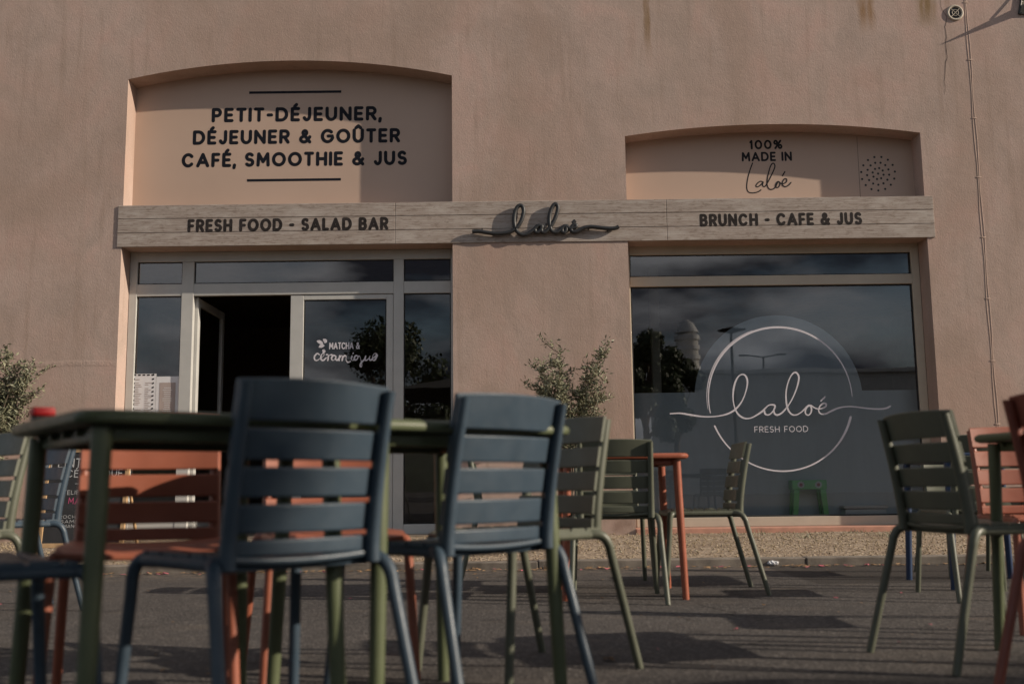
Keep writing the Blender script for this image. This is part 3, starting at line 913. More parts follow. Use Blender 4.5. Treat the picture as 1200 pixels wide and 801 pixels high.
sub('lettering', bm, M['white_vinyl'], win)
bm = bmesh.new()
box(bm, RX0 + .002, RX1 - .002, YW - .03, YW + FD - .002, BASE_Z - .05, RZB + .003, .008)
bobj('sill', bm, M['pink_sill'], None)

# ------------------------------------------------------------------ wooden fascia with its lettering, script sign
bx0, bx1 = wp(138, 265)[0], wp(1094.5, 255)[0]
fas = tag(empty('fascia_board', ((bx0 + bx1) / 2, YW, BZ_B)), 'long weathered plank fascia running across both shopfronts above door and window', 'sign board')
def fobj(name, bm, m, parent=fas, smooth=None):
    for v in bm.verts: v.co -= Vector(fas.location)
    return obj(name, bm, m, parent, smooth)
bm = bmesh.new()
hh = (BZ_T - BZ_B) / 3
FT = .013
joints = [bx0, wp(463, 262)[0], wp(781, 258)[0], bx1]
for r_ in range(3):
    for a, b in zip(joints[:-1], joints[1:]):
        box(bm, a + .0015, b - .0015, YW - FT, YW - .002, BZ_B + hh * r_ + .003, BZ_B + hh * (r_ + 1) - .003, .004)
box(bm, bx0 + .01, bx1 - .01, YW - FT + .006, YW - .003, BZ_B + .01, BZ_T - .01)
boards = fobj('planks', bm, M['wood'], fas)
bm = bmesh.new()
write(bm, 'FRESH FOOD - SALAD BAR', 220, 455, 255.5, 270.8, -FT, .0008, .235, .13)
write(bm, 'BRUNCH - CAFE & JUS', 820, 1010, 249.5, 264.5, -FT, .0008, .235, .13)
fobj('lettering', bm, M['paint_worn'])
bm = bmesh.new()
SPX = lambda x, y: (540 + (80 + (x - 62) * .999) / 6, 230 + (62 + (y - 272)) / 6)
for s, rad_ in ((SIGN, .024), (SIGN2, .024), (SIGN3, .022)):
    pts = [Vector((wp(*SPX(*p), -.05)[0], YW - .05, wp(*SPX(*p), -.05)[1])) for p in s]
    tube(bm, catmull(pts, 5), rad_ * .9, 10)
for px, py in ((600, 268), (640, 262), (690, 268), (565, 268), (712, 270)):
    x, z = wp(px, py, -.045)
    tube(bm, [(x, YW - .045, z), (x, YW - FT, z)], .007, 8)
scr = obj('script_sign', bm, M['script'], None, 50)
tag(scr, 'black handwritten script sign standing proud of the plank fascia', 'sign')

# ------------------------------------------------------------------ small things on the wall
vx, vz = wp(1119, 15.5)
ven = tag(empty('round_vent', (vx, YW, vz)), 'small round cream vent with a wire grille high on the wall', 'vent')
bm = bmesh.new()
tube(bm, [(.078 * math.cos(a * math.pi / 16), -.004, .078 * math.sin(a * math.pi / 16)) for a in range(32)], .014, 10, closed=True)
obj('rim', bm, M['cream'], ven, 60)
bm = bmesh.new()
c = [bm.verts.new((.07 * math.cos(a * math.pi / 12), -.004, .07 * math.sin(a * math.pi / 12))) for a in range(24)]; bm.faces.new(c)
obj('back_plate', bm, M['black'], ven)
bm = bmesh.new()
for a in (45, 135):
    tube(bm, [(-.07 * math.cos(R(a)), -.012, -.07 * math.sin(R(a))), (.07 * math.cos(R(a)), -.012, .07 * math.sin(R(a)))], .004, 6)
tube(bm, [(.035 * math.cos(a * math.pi / 10), -.011, .035 * math.sin(a * math.pi / 10)) for a in range(20)], .003, 6, closed=True)
obj('grille', bm, M['cream'], ven)
bm = bmesh.new()
for dx in (0, .022):
    pts = []
    for k in range(24):
        py = -30 + 640 * k / 23
        x, z = wp(1129 + .0723 * (py + 30) - 1.0, py)
        xx = wp(1148, 240)[0]
        pts.append((xx + dx + .006 * math.sin(k * 1.7 + dx * 90), YW + .001, z))
    tube(bm, pts, .0048, 8)
for k in range(9):
    z = pts[0][2] + (pts[-1][2] - pts[0][2]) * (k + .5) / 9
    box(bm, pts[0][0] - .042, pts[0][0] + .012, YW - .005, YW - .001, z - .008, z + .008, .003)
tag(obj('cable', bm, M['conduit'], None, 60), 'twin pale cable clipped straight down the wall right of the shop window', 'cable')
# lantern on a tapered bracket at the top right, mostly above the frame
lx, lz = wp(1206, 8)
lan = tag(empty('wall_lantern', (lx, YW, lz)), 'black framed lantern with a tapered bracket on the wall at the upper right corner', 'lamp')
bm = bmesh.new()
tube(bm, [(0, -.002, 0), (-.005, -.12, .0), (-.02, -.245, -.004)], [.052, .03, .004], 10)
tube(bm, [(-.14, -.003, .16), (-.10, -.06, .05), (-.02, -.1, .035)], .008, 8)
obj('bracket', bm, M['lamp_metal'], lan, 50)
bm = bmesh.new()
LQ = [(-.125, -.085), (.45, -.08), (.40, .5), (.02, .5)]        # a flat trapezoid lantern face close to the wall
for i in range(4):
    p, q = LQ[i], LQ[(i + 1) % 4]
    tube(bm, [(p[0], -.014, p[1]), (q[0], -.014, q[1])], .011, 6)
obj('frame', bm, M['lamp_metal'], lan, 50)
bm = bmesh.new()
f = bm.faces.new([bm.verts.new((x, -.010, z)) for x, z in LQ])
r = bmesh.ops.extrude_face_region(bm, geom=[f])
for v in r['geom']:
    if isinstance(v, bmesh.types.BMVert): v.co.y += .008
obj('lamp_glass', bm, M['frost'], lan)

# ------------------------------------------------------------------ menu sheets on the side light
def sheet(name, px0, px1, py0, py1, label, kind):
    d = FD + .024
    x0, z1 = wp(px0, py0, d); x1, z0 = wp(px1, py1, d)
    o = tag(empty(name, (x0, YW + d, z0)), label, 'paper')
    w_, h_ = x1 - x0, z1 - z0
    bm = bmesh.new()
    box(bm, 0, w_, -.001, .001, 0, h_)
    obj('paper', bm, M['paper'], o)
    bm = bmesh.new()
    rr = random.Random(len(label))
    if kind == 'list':
        for side in (0.02, w_ - .045):
            for k in range(11):
                z = h_ * (k + .5) / 11
                quad(bm, (side, -.0025, z), (side + .022, -.0025, z + .006), (side + .022, -.0025, z + .022), (side, -.0025, z + .016))
        for k in range(5):
            quad(bm, (w_ * (k + .5) / 5.6, -.0025, h_ - .02), (w_ * (k + .5) / 5.6 + .03, -.0025, h_ - .02), (w_ * (k + .5) / 5.6 + .03, -.0025, h_ - .006), (w_ * (k + .5) / 5.6, -.0025, h_ - .006))
        obj('border', bm, M['ink_grey'], o)
        bm = bmesh.new()
        for col_ in (.14, .56):
            for k in range(22):
                z = h_ * (.06 + .85 * k / 22)
                ln_ = rr.uniform(.12, .30) * w_
                if rr.random() < .15: continue
                quad(bm, (w_ * col_, -.003, z), (w_ * col_ + ln_, -.003, z), (w_ * col_ + ln_, -.003, z + .006), (w_ * col_, -.003, z + .006))
        obj('print', bm, M['print'], o)
    else:
        quad(bm, (w_ * .16, -.0025, h_ * .16), (w_ * .84, -.0025, h_ * .16), (w_ * .84, -.0025, h_ * .86), (w_ * .16, -.0025, h_ * .86))
        obj('print', bm, M['print'], o)
        bm = bmesh.new()
        for k in range(12):
            z = h_ * (.2 + .58 * k / 12); ln_ = rr.uniform(.2, .42) * w_
            quad(bm, (w_ * .5 - ln_ / 2, -.004, z), (w_ * .5 + ln_ / 2, -.004, z), (w_ * .5 + ln_ / 2, -.004, z + .005), (w_ * .5 - ln_ / 2, -.004, z + .005))
        obj('heading', bm, M['paper'], o)
    return o
sheet('menu_sheet', 154, 181.5, 438, 492, 'white menu sheet with a dashed black border taped in the side pane', 'list')
sheet('menu_sheet', 183, 209, 441, 492, 'white notice with a brownish printed middle beside the bordered menu sheet', 'print')

# ------------------------------------------------------------------ inside the shop
def frustum_leg(bm, xb, yb, xt, yt, zb_, zt_, wb_, wt_):
    vb = [bm.verts.new((xb + a * wb_, yb + b * wb_, zb_)) for a, b in ((-1, -1), (1, -1), (1, 1), (-1, 1))]
    vt = [bm.verts.new((xt + a * wt_, yt + b * wt_, zt_)) for a, b in ((-1, -1), (1, -1), (1, 1), (-1, 1))]
    for i in range(4): bm.faces.new((vb[i], vb[(i + 1) % 4], vt[(i + 1) % 4], vt[i]))
    bm.faces.new(vb[::-1]); bm.faces.new(vt)
sy = YW + FF - .115
sx0 = on_y(929, 580, sy - .08).x; sx1 = on_y(970, 580, sy - .08).x
szt = on_y(949, 562, sy - .08).z
sto = tag(empty('step_stool', ((sx0 + sx1) / 2, sy, BASE_Z + .01)), 'green folding step stool with daisy print behind the frosted window film', 'stool')
hw, sh = (sx1 - sx0) / 2, szt - BASE_Z - .01
bm = bmesh.new()
box(bm, -hw, hw, -.08, .08, sh - .10, sh, .012)
obj('seat', bm, M['stool'], sto, 40)
for sx in (-1, 1):
    for sy_ in (-1, 1):
        bm = bmesh.new()
        frustum_leg(bm, sx * (hw - .01), sy_ * .055, sx * (hw - .045), sy_ * .05, 0, sh - .1, .024, .03)
        obj('leg', bm, M['stool'], sto)
for fx in (-.5, .5):
    bm = bmesh.new()
    for k in range(9):
        a = k * 2 * math.pi / 9
        cxx, czz = hw * fx + .028 * math.cos(a), sh - .05 + .028 * math.sin(a)
        bm.faces.new([bm.verts.new((cxx + .011 * math.cos(q * math.pi / 4), -.082, czz + .011 * math.sin(q * math.pi / 4))) for q in range(8)])
    f = bm.faces.new([bm.verts.new((hw * fx + .018 * math.cos(q * math.pi / 5), -.0835, sh - .05 + .018 * math.sin(q * math.pi / 5))) for q in range(10)]); f.material_index = 1
    obj('daisy', bm, [M['white'], M['petal']], sto)
bx_ = on_y(1010, 600, YW + .5)
cra = tag(empty('storage_box', (bx_.x, YW + .5, BASE_Z + .01)), 'white plastic storage box on the floor behind the frosted window film', 'box')
bm = bmesh.new(); box(bm, -.22, .22, -.14, .14, 0, .2, .02); obj('body', bm, M['white'], cra, 40)
bm = bmesh.new(); box(bm, -.235, .235, -.155, .155, .203, .235, .012); obj('lid', bm, M['white'], cra, 40)
# a pale post and a long counter deep inside
bm = bmesh.new()
q = on_y(768, 400, YW + 2.4)
box(bm, q.x - .055, q.x + .055, YW + 2.35, YW + 2.46, BASE_Z + .01, RT - .003, .006)
tag(obj('pillar', bm, M['cream'], None, 40), 'slim pale pillar inside the shop behind the left of the big window', 'pillar')
ctr = tag(empty('counter', (-1.6, YW + 4.6, BASE_Z + .01)), 'dark service counter deep inside the open doorway', 'counter')
bm = bmesh.new(); box(bm, -1.6, 1.3, -.3, .3, 0, 1.02, .01); obj('body', bm, M['room'], ctr)
bm = bmesh.new(); box(bm, -1.65, 1.35, -.35, .35, 1.023, 1.06, .01); obj('worktop', bm, M['timber'], ctr)
# pot of dried orange flowers
q = on_y(238, 470, YW + 1.6)
flw = tag(empty('flower_pot', (q.x, YW + 1.6, BASE_Z + .01)), 'pot of dried orange flowers just inside the open door', 'plant')
bm = bmesh.new()
tube(bm, [(0, 0, 0), (0, 0, .35), (0, 0, .55)], [.10, .13, .15], 16)
obj('pot', bm, M['black'], flw, 50)
bm = bmesh.new()
rf = random.Random(2)
for k in range(70):
    p = Vector((rf.gauss(0, .09), rf.gauss(0, .09), rf.uniform(.6, 1.15)))
    bmesh.ops.create_icosphere(bm, subdivisions=1, radius=rf.uniform(.012, .028), matrix=Matrix.Translation(p))
    tube(bm, [(p.x * .2, p.y * .2, .5), tuple(p)], .003, 5)
obj('blooms', bm, M['orange'], flw)

# ------------------------------------------------------------------ chairs
SEAT = .452
TOP = .815
def rail_y(z):
    s = (z - SEAT) / (TOP - SEAT)
    return -.190 - .066 * max(s, 0) ** 1.35
def slat_section(h, t, n=4):
    """rounded rectangle, h tall and t thick, as (depth, height) pairs"""
    r = min(t, h) * .42
    out = []
    for cx, cz, a0 in ((t / 2 - r, h / 2 - r, 0), (-t / 2 + r, h / 2 - r, 90), (-t / 2 + r, -h / 2 + r, 180), (t / 2 - r, -h / 2 + r, 270)):
        for i in range(n + 1):
            a = R(a0 + 90 * i / n)
            out.append((cx + r * math.cos(a), cz + r * math.sin(a)))
    return out
def sweep(bm, rings):
    vs2 = [[bm.verts.new(p) for p in ring] for ring in rings]
    n = len(vs2[0])
    for A, B in zip(vs2[:-1], vs2[1:]):
        for j in range(n): bm.faces.new((A[j], A[(j + 1) % n], B[(j + 1) % n], B[j]))
    bm.faces.new(vs2[0][::-1]); bm.faces.new(vs2[-1])
CHAIR = {}
def chair_meshes(col):
    if col in CHAIR: return CHAIR[col]
    out = []
    HWB = .184
    # backrest slats, bowed backwards in plan and leaning with the rails
    bm = bmesh.new()
    zs = [(TOP - .088, TOP), (TOP - .169, TOP - .101), (TOP - .247, TOP - .182), (TOP - .322, TOP - .260), (SEAT - .006, TOP - .334)]
    for i, (z0, z1) in enumerate(zs):
        h, zc = z1 - z0, (z0 + z1) / 2
        lean = math.atan2(rail_y(z0) - rail_y(z1), z1 - z0)
        sec = slat_section(h, .013)
        rings = []
        nn = 14
        for k in range(nn + 1):
            u = -1 + 2 * k / nn
            bow = -.024 * (1 - u * u)
            ez = (.006 if i == 0 else 0) * (1 - u * u)
            ring = []
            for d, hh_ in sec:
                hh2 = hh_ + (ez if hh_ > 0 else 0)
                ring.append((u * (HWB + (.003 if i else .006)), rail_y(zc) + .014 + bow + d * math.cos(lean) - hh2 * math.sin(lean), zc + hh2 * math.cos(lean) + d * math.sin(lean) * 0))
            rings.append(ring)
        sweep(bm, rings)
    out.append(('backrest', bm, 35))
    for s in (-1, 1):
        bm = bmesh.new()
        rings = []
        for k in range(13):
            z = SEAT - .03 + (TOP - .012 - SEAT + .03) * k / 12
            wid = .013 + .004 * (1 - k / 12)
            ring = []
            for j in range(12):
                a = 2 * math.pi * j / 12
                ring.append((s * (HWB - .004) + wid * math.cos(a) * 1.0, rail_y(z) - .006 + (.016 + .003 * (1 - k / 12)) * math.sin(a), z))
            rings.append(ring)
        sweep(bm, rings)
        out.append(('back_post', bm, 50))
    # seat of cross slats in a rim
    bm = bmesh.new()
    ns = 6
    for k in range(ns):
        y0 = -.195 + .40 * k / ns; y1 = -.195 + .40 * (k + 1) / ns - .008
        sec = slat_section(.016, y1 - y0)
        rings = []
        for q_ in range(11):
            u = -1 + 2 * q_ / 10
            rings.append([(u * (.198 + (.008 * (k / (ns - 1)))), (y0 + y1) / 2 + d, SEAT - .008 - .010 * (1 - u * u) - (.012 if k == ns - 1 and d > 0.01 else 0) + hh_) for d, hh_ in sec])
        sweep(bm, rings)
    for s in (-1, 1):
        tube(bm, [(s * .19, -.19, SEAT - .022), (s * .192, -.1, SEAT - .022), (s * .197, .1, SEAT - .022), (s * .198, .185, SEAT - .024)], .015, 10)
    for yy in (-.16, .15):
        tube(bm, [(-.19, yy, SEAT - .028), (.19, yy, SEAT - .028)], .011, 8)
    out.append(('seat', bm, 35))
    for s in (-1, 1):
        bm = bmesh.new()
        p = catmull([(s * .180, -.145, SEAT - .022), (s * .205, -.187, SEAT - .024), (s * .217, -.213, SEAT - .052), (s * .221, -.232, SEAT - .12), (s * .238, -.322, .0)], 6)
        tube(bm, p, [.017 - .0035 * i / (len(p) - 1) for i in range(len(p))], 12)
        out.append(('leg', bm, 50))
        bm = bmesh.new()
        p = catmull([(s * .178, .15, SEAT - .024), (s * .203, .176, SEAT - .026), (s * .213, .188, SEAT - .055), (s * .216, .192, SEAT - .12), (s * .232, .222, .0)], 6)
        tube(bm, p, [.017 - .0035 * i / (len(p) - 1) for i in range(len(p))], 12)
        out.append(('leg', bm, 50))
    root = empty('cafe_chair')
    for name, bm, sm in out:
        po = obj(name, bm, M[col], root, sm)
        if name in ('backrest', 'seat'):
            wn = po.modifiers.new('normals', 'WEIGHTED_NORMAL'); wn.keep_sharp = True
    CHAIR[col] = root
    return root
used = set()
def chair(col, x, y, face, label, group):
    """face = ground direction the sitter looks"""
    proto = chair_meshes(col)
    if col in used: o = copy_tree(proto)
    else: o = proto; used.add(col)
    o.location = (x, y, 0)
    o.rotation_euler = (0, 0, math.atan2(-face[0], face[1]))
    tag(o, label, 'chair', group)
    return o
U = Vector((.793, .609)); V = Vector((-.609, .793)); C0 = Vector((-.855, 2.054))     # axes of the near pair of tables
GF = 'chairs round the near green tables'
chair('blue', -.59, 2.44, (-.68, .733), 'dark blue slatted chair seen from behind at the near green table, largest of all', GF)
chair('blue', -.18, 2.845, (-.72, .69), 'lighter lit blue slatted chair seen from behind, next right of the largest blue chair', GF)
chair('blue', -1.13, 2.19, U, 'blue chair of which only the seat and legs show at the lower left edge', GF)
chair('orange', -.985, 2.83, (.30, -.95), 'terracotta chair facing the camera under the table in front of the chalkboard sign', GF)
chair('orange', -.60, 3.45, (.34, -.94), 'terracotta chair seen through the slats of the largest blue chair', GF)
chair('green', .0, 3.45, (-.767, -.64), 'olive green chair at the end of the near tables, right of the lit blue one', GF)
chair('green', -2.15, 3.9, (-.6, -.8), 'grey green chair cut off by the left edge behind the table', 'chairs by the chalkboard')
chair('blue', -2.55, 5.28, (-.75, -.66), 'far blue chair in profile in front of the chalkboard sign', 'chairs by the chalkboard')
GO = 'chairs round the terracotta table'
chair('green', .53, 5.58, (.05, 1), 'green chair seen from behind, tucked in at the terracotta table', GO)
chair('green', 1.03, 5.89, (-1, .02), 'green chair in side view in front of the big window, right of the terracotta table', GO)
chair('green', .0, 5.90, (1, .03), 'green chair facing right behind the lit blue chair, left of the terracotta table', GO)
chair('green', .57, 6.28, (0, -1), 'green chair facing the camera on the far side of the terracotta table', GO)
GR = 'chairs on the right of the terrace'
chair('green', 1.60, 3.58, (.975, .22), 'large dark green chair seen from behind on the right, below the window corner', GR)
chair('orange', 2.175, 4.31, (-.02, -1), 'salmon orange chair facing the camera behind the dark green table at right', GR)
chair('green', 2.395, 5.5, (0, 1), 'green chair half hidden between the large dark green and the salmon orange chair', GR)
chair('green', 2.88, 6.68, (0, -1), 'green chair facing the camera on the far side of the dark blue table', GR)
chair('rust', 1.655, 2.75, (.95, .30), 'rust red chair cut off by the right edge, nearest the camera there', GR)

# ------------------------------------------------------------------ tables
def table(matk, cx, cy, rz, size, label, hgt=.75, group='terrace tables'):
    o = tag(empty('cafe_table', (cx, cy, 0), rz), label, 'table', group)
    h = size / 2
    bm = bmesh.new()
    def rr_loop(hh, r, z):
        out = []
        for sx, sy, a0 in ((1, 1, 0), (-1, 1, 90), (-1, -1, 180), (1, -1, 270)):
            for i in range(7):
                a = R(a0 + 15 * i)
                out.append((sx * (hh - r) + r * math.cos(a), sy * (hh - r) + r * math.sin(a), z))
        return out
    prof = [(h - .012, hgt - .030), (h - .003, hgt - .025), (h, hgt - .015), (h - .003, hgt - .006), (h - .012, hgt)]
    rings = [[bm.verts.new(p) for p in rr_loop(a, .055, z)] for a, z in prof]
    n = len(rings[0])
    for A, B in zip(rings[:-1], rings[1:]):
        for j in range(n): bm.faces.new((A[j], A[(j + 1) % n], B[(j + 1) % n], B[j]))
    bm.faces.new(rings[-1]); bm.faces.new(rings[0][::-1])
    for k in range(5):                                   # stiffening ribs under the top
        yy = -h + size * (k + 1) / 6
        box(bm, -h + .05, h - .05, yy - .007, yy + .007, hgt - .046, hgt - .0305, .002)
    obj('tabletop', bm, M[matk], o, 40)
    bm = bmesh.new()
    for s in (-1, 1):
        box(bm, -h + .07, h - .07, s * (h - .075) - .011, s * (h - .075) + .011, hgt - .062, hgt - .031, .004)
        box(bm, s * (h - .075) - .011, s * (h - .075) + .011, -h + .09, h - .09, hgt - .0615, hgt - .0312, .004)
    obj('under_frame', bm, M[matk], o, 40)
    for sx in (-1, 1):
        for sy in (-1, 1):
            bm = bmesh.new()
            a, b = sx * (h - .062), sy * (h - .062)
            p = [(a, b, hgt - .034), (a + sx * .004, b + sy * .004, hgt - .20), (a + sx * .012, b + sy * .012, hgt * .4), (a + sx * .022, b + sy * .022, 0)]
            tube(bm, p, [.0215, .021, .0195, .0175], 16)
            obj('leg', bm, M[matk], o, 50)
    return o
ry = math.atan2(U.y, U.x)
SZ = .645
for k, lab in enumerate(('green table nearest the camera, with a red box on it', 'green table behind the lit blue chair, butted against the nearest table')):
    c = C0 + U * (SZ * (k + .5) + .012 * k) + V * (SZ / 2)
    table('table_green', c.x, c.y, ry, SZ, lab)
table('table_orange', .57, 5.80, 0, .70, 'terracotta table among green chairs in front of the wall pier')
table('table_green', 2.05, 3.50, math.atan2(.18, .98), .70, 'dark green table cut off by the right edge beside the large dark green chair')
table('table_blue', 2.70, 6.13, .02, .70, 'dark blue table half hidden behind the salmon orange chair')
# red box on the near table
q = C0 + U * .045 + V * .49
rb = tag(empty('table_box', (q.x, q.y, .7505), ry), 'small red box with a black base on the corner of the nearest green table', 'box')
bm = bmesh.new(); box(bm, -.023, .023, -.02, .02, 0, .012, .003); obj('base', bm, M['black'], rb)
bm = bmesh.new(); box(bm, -.026, .026, -.023, .023, .0122, .034, .007, 0, 3); obj('lid', bm, M['red'], rb, 50)

# ------------------------------------------------------------------ parasol over the near tables (unseen, added to block sky light)
par = tag(empty('parasol', (-.35, .95, 0)), 'dark cantilever parasol spread over the nearest tables, added out of view to cut the sky light', 'parasol')
bm = bmesh.new()
ap = bm.verts.new((0, 0, 2.95))
rim = []
for k in range(4):
    for t in (0, .5):
        a0 = R(45 + 90 * k); a1 = R(135 + 90 * k)
        p = Vector((1.9 * 1.414 * math.cos(a0), 1.75 * 1.414 * math.sin(a0))).lerp(Vector((1.9 * 1.414 * math.cos(a1), 1.75 * 1.414 * math.sin(a1))), t)
        rim.append(bm.verts.new((p.x, p.y, 2.42 + (.03 if t else 0))))
for i in range(8): bm.faces.new((rim[i], rim[(i + 1) % 8], ap))
obj('canopy', bm, simple('parasol_cloth', (.05, .048, .045), .9), par)
for k in range(8):
    bm = bmesh.new()
    a = R(45 * k + 45)
    rx = 1.9 * (1.414 * math.cos(a) if k % 2 == 0 else math.cos(a)); ryy = 1.75 * (1.414 * math.sin(a) if k % 2 == 0 else math.sin(a))
    tube(bm, [(0, 0, 2.92), (rx * .98, ryy * .98, 2.40 + (.03 if k % 2 else 0))], .012, 6)
    obj('rib', bm, M['lamp_metal'], par, 50)
bm = bmesh.new(); tube(bm, [(0, -2.3, .06), (0, -2.3, 3.1)], .045, 12); obj('pole', bm, M['lamp_metal'], par, 50)
bm = bmesh.new(); tube(bm, [(0, -2.3, 3.0), (0, -1.2, 3.2), (0, 0, 3.1), (0, 0, 2.9)], .035, 10); obj('arm', bm, M['lamp_metal'], par, 50)
bm = bmesh.new(); box(bm, -.45, .45, -2.75, -1.85, 0, .09, .02); obj('base', bm, M['lamp_metal'], par)

# ------------------------------------------------------------------ chalkboard on the pavement
by_ = 8.45
bl, br = on_y(46, 580, by_).x, on_y(146, 580, by_).x
bzt = on_y(100, 524, by_).z
gz = KH + (BASE_Z - KH) * (by_ - KY - .12) / (YW - KY - .12)
ab = tag(empty('chalkboard_sign', ((bl + br) / 2, by_, gz)), 'black chalkboard pavement sign with white and pink handwriting in a wooden frame', 'sign')
bw, bh = (br - bl) / 2, bzt - gz
tilt = .14
def btilt(bm):
    for v in bm.verts: v.co.y += (v.co.z) * tilt
def bput(name, bm, m, parent=ab):
    btilt(bm); return obj(name, bm, m, parent)
bm = bmesh.new(); box(bm, -bw + .03, bw - .03, -.006, .006, .1, bh - .03); brd = bput('board', bm, M['chalkboard'])
bm = bmesh.new()
box(bm, -bw, -bw + .035, -.014, .014, 0, bh, .003); box(bm, bw - .035, bw, -.014, .014, 0, bh, .003)
box(bm, -bw + .035, bw - .035, -.013, .013, bh - .035, bh, .003); box(bm, -bw + .035, bw - .035, -.013, .013, .08, .115, .003)
bput('frame', bm, M['timber'])
bm = bmesh.new()
for s in (-1, 1):
    tube(bm, [(s * (bw - .02), .02, bh - .03), (s * (bw - .02), .42 - (0) , 0)], .014, 8)
obj('back_leg', bm, M['timber'], ab, 50)
def bwrite(bm, text, x0, x1, z0, h_, sw=.13, mat=0, jit=.05):
    st, wdt = glyphs(text, sw, .16)
    sx = (x1 - x0) / wdt
    rr = random.Random(len(text))
    pl = lambda x, y, o: Vector((x, -.008 - o, y))
    for i, s in enumerate(st):
        j = rr.uniform(-jit, jit) * h_
        ribbon(bm, [(x0 + p[0] * sx, z0 + p[1] * h_ + j) for p in s], sw * h_, pl, .0002 * (i % 9), mat)
bm = bmesh.new()
zz = lambda py: on_y(95, py, by_).z - gz
xx_ = lambda px: on_y(px, 580, by_).x - (bl + br) / 2
bwrite(bm, 'PEINTURE', xx_(52), xx_(114), zz(547), .075)
bwrite(bm, 'SUR', xx_(88), xx_(106), zz(551.5), .035)
bwrite(bm, 'CÉRAMIQUE', xx_(72), xx_(138), zz(558.5), .06)
for k, (t_, py) in enumerate((('ATELIERS CRÉATIFS', 579), ('PROCHAINS ATELIERS', 607), ('- SAMEDI', 612.5), ('- DIMANCHE', 618))):
    bwrite(bm, t_, xx_(64), xx_(64 + (74 if k < 2 else 34)), zz(py), .026 if k else .034, .12)
box(bm, xx_(83), xx_(120), -.0095, -.008, zz(566.5), zz(566))
bput('chalk_writing', bm, M['chalk'], ab)
bm = bmesh.new()
bwrite(bm, 'MATCHA', xx_(77), xx_(118), zz(590), .05)
bwrite(bm, 'LATTE', xx_(92), xx_(116), zz(597.5), .04)
bput('pink_writing', bm, M['pink_chalk'], ab)

# ------------------------------------------------------------------ olive shrubs against the wall
def shrub(name, x, y, gz, hgt, spread, nstem, nleaf, label, seed, lean=0.0):
    rr = random.Random(seed)
    o = tag(empty(name, (x, y, gz)), label, 'shrub', 'olive shrubs against the wall')
    bm = bmesh.new()
    tips = []
    for s in range(nstem):
        a = rr.uniform(0, 6.28); rad_ = spread * (.25 + .75 * rr.random())
        tx, ty = rad_ * math.cos(a), rad_ * math.sin(a) * .45
        h_ = hgt * rr.uniform(.72, 1.0) * (1 - .18 * (rad_ / spread) ** 2)
        pts = [(rr.uniform(-.03, .03), rr.uniform(-.03, .03), 0)]
        for k in range(1, 7):
            t = k / 6
            e = max(0, (t - .35) / .65) ** 1.1
            pts.append((tx * e + lean * t + rr.uniform(-.03, .03), ty * e + rr.uniform(-.02, .02), h_ * t))
        c = catmull(pts, 3)
        tube(bm, c, [.013 * (1 - .85 * i / len(c)) for i in range(len(c))], 6)
        for k in range(len(c)):
            if c[k].z > hgt * .50: tips.append((c[k], 1.0))
        for b in range(7):
            k = rr.randrange(int(len(c) * .52), len(c) - 1)
            p = c[k]
            d = Vector((rr.gauss(0, 1), rr.gauss(0, .5), rr.uniform(.3, 1.3))).normalized() * rr.uniform(.10, .26)
            q_ = p + d
            tube(bm, [p, p + d * .5 + Vector((0, 0, -.01)), q_], [.005, .004, .002], 5)
            for t in range(6): tips.append((p + d * (t / 5), .8))
    obj('stems', bm, M['bark'], o, 60)
    verts, faces = [], []
    for _ in range(nleaf):
        p, sc_ = rr.choice(tips)
        p = p + Vector((rr.gauss(0, .022), rr.gauss(0, .022), rr.gauss(0, .022)))
        d = Vector((rr.gauss(0, .8), rr.gauss(0, .8), rr.uniform(-.2, 1.2))).normalized()
        sd_ = d.cross(Vector((rr.gauss(0, 1), rr.gauss(0, 1), rr.gauss(0, 1)))).normalized()
        ln_ = rr.uniform(.036, .072) * sc_; wd_ = ln_ * rr.uniform(.13, .2)
        nrm = d.cross(sd_) * wd_ * .5
        b0 = len(verts)
        verts += [p, p + d * ln_ * .5 + sd_ * wd_ + nrm, p + d * ln_, p + d * ln_ * .5 - sd_ * wd_ + nrm]
        faces += [(b0, b0 + 1, b0 + 2), (b0, b0 + 2, b0 + 3)]
    me = bpy.data.meshes.new('foliage'); me.from_pydata([tuple(v) for v in verts], [], faces)
    obj('foliage', me, M['olive'], o)
    return o
q = on_y(668, 620, YW - .45)
ztop = on_y(668, 391, YW - .45).z
shrub('olive_shrub', q.x, YW - .45, BASE_Z - .01, ztop - BASE_Z, .45, 18, 9500, 'sparse olive shrub against the wall pier between door and window', 12, .05)
q = on_y(-12, 620, YW - .6)
ztop = on_y(16, 396, YW - .6).z
shrub('olive_shrub', q.x, YW - .6, BASE_Z - .01, (ztop - BASE_Z) * 1.06, .36, 16, 8500, 'olive shrub at the far left edge against the wall', 31, .03)

# ------------------------------------------------------------------ litter
rl = random.Random(9)
def flake(bm, x, y, z, s, mi=0):
    a = rl.uniform(0, 6.28)
    pts = [(-1, 0, .1), (-.3, .5, .25), (.5, .35, .05), (1, 0, .35), (.4, -.45, .1), (-.4, -.4, .2)]
    vs_ = [bm.verts.new((x + s * (p[0] * math.cos(a) - p[1] * math.sin(a)), y + s * (p[0] * math.sin(a) + p[1] * math.cos(a)), z + s * p[2] * rl.uniform(.4, 1.3))) for p in pts]
    f = bm.faces.new(vs_); f.material_index = mi
bm = bmesh.new()
for k in range(520):
    x = rl.uniform(-5.5, 5.5)
    y = KY - abs(rl.gauss(0, .10)) - .015
    flake(bm, x, y, .004, rl.uniform(.010, .036), 0 if rl.random() < .85 else 1)
for k in range(90):
    flake(bm, rl.uniform(-4, 4), rl.uniform(3.2, 7.4), .003, rl.uniform(.006, .016), 0 if rl.random() < .75 else 1)
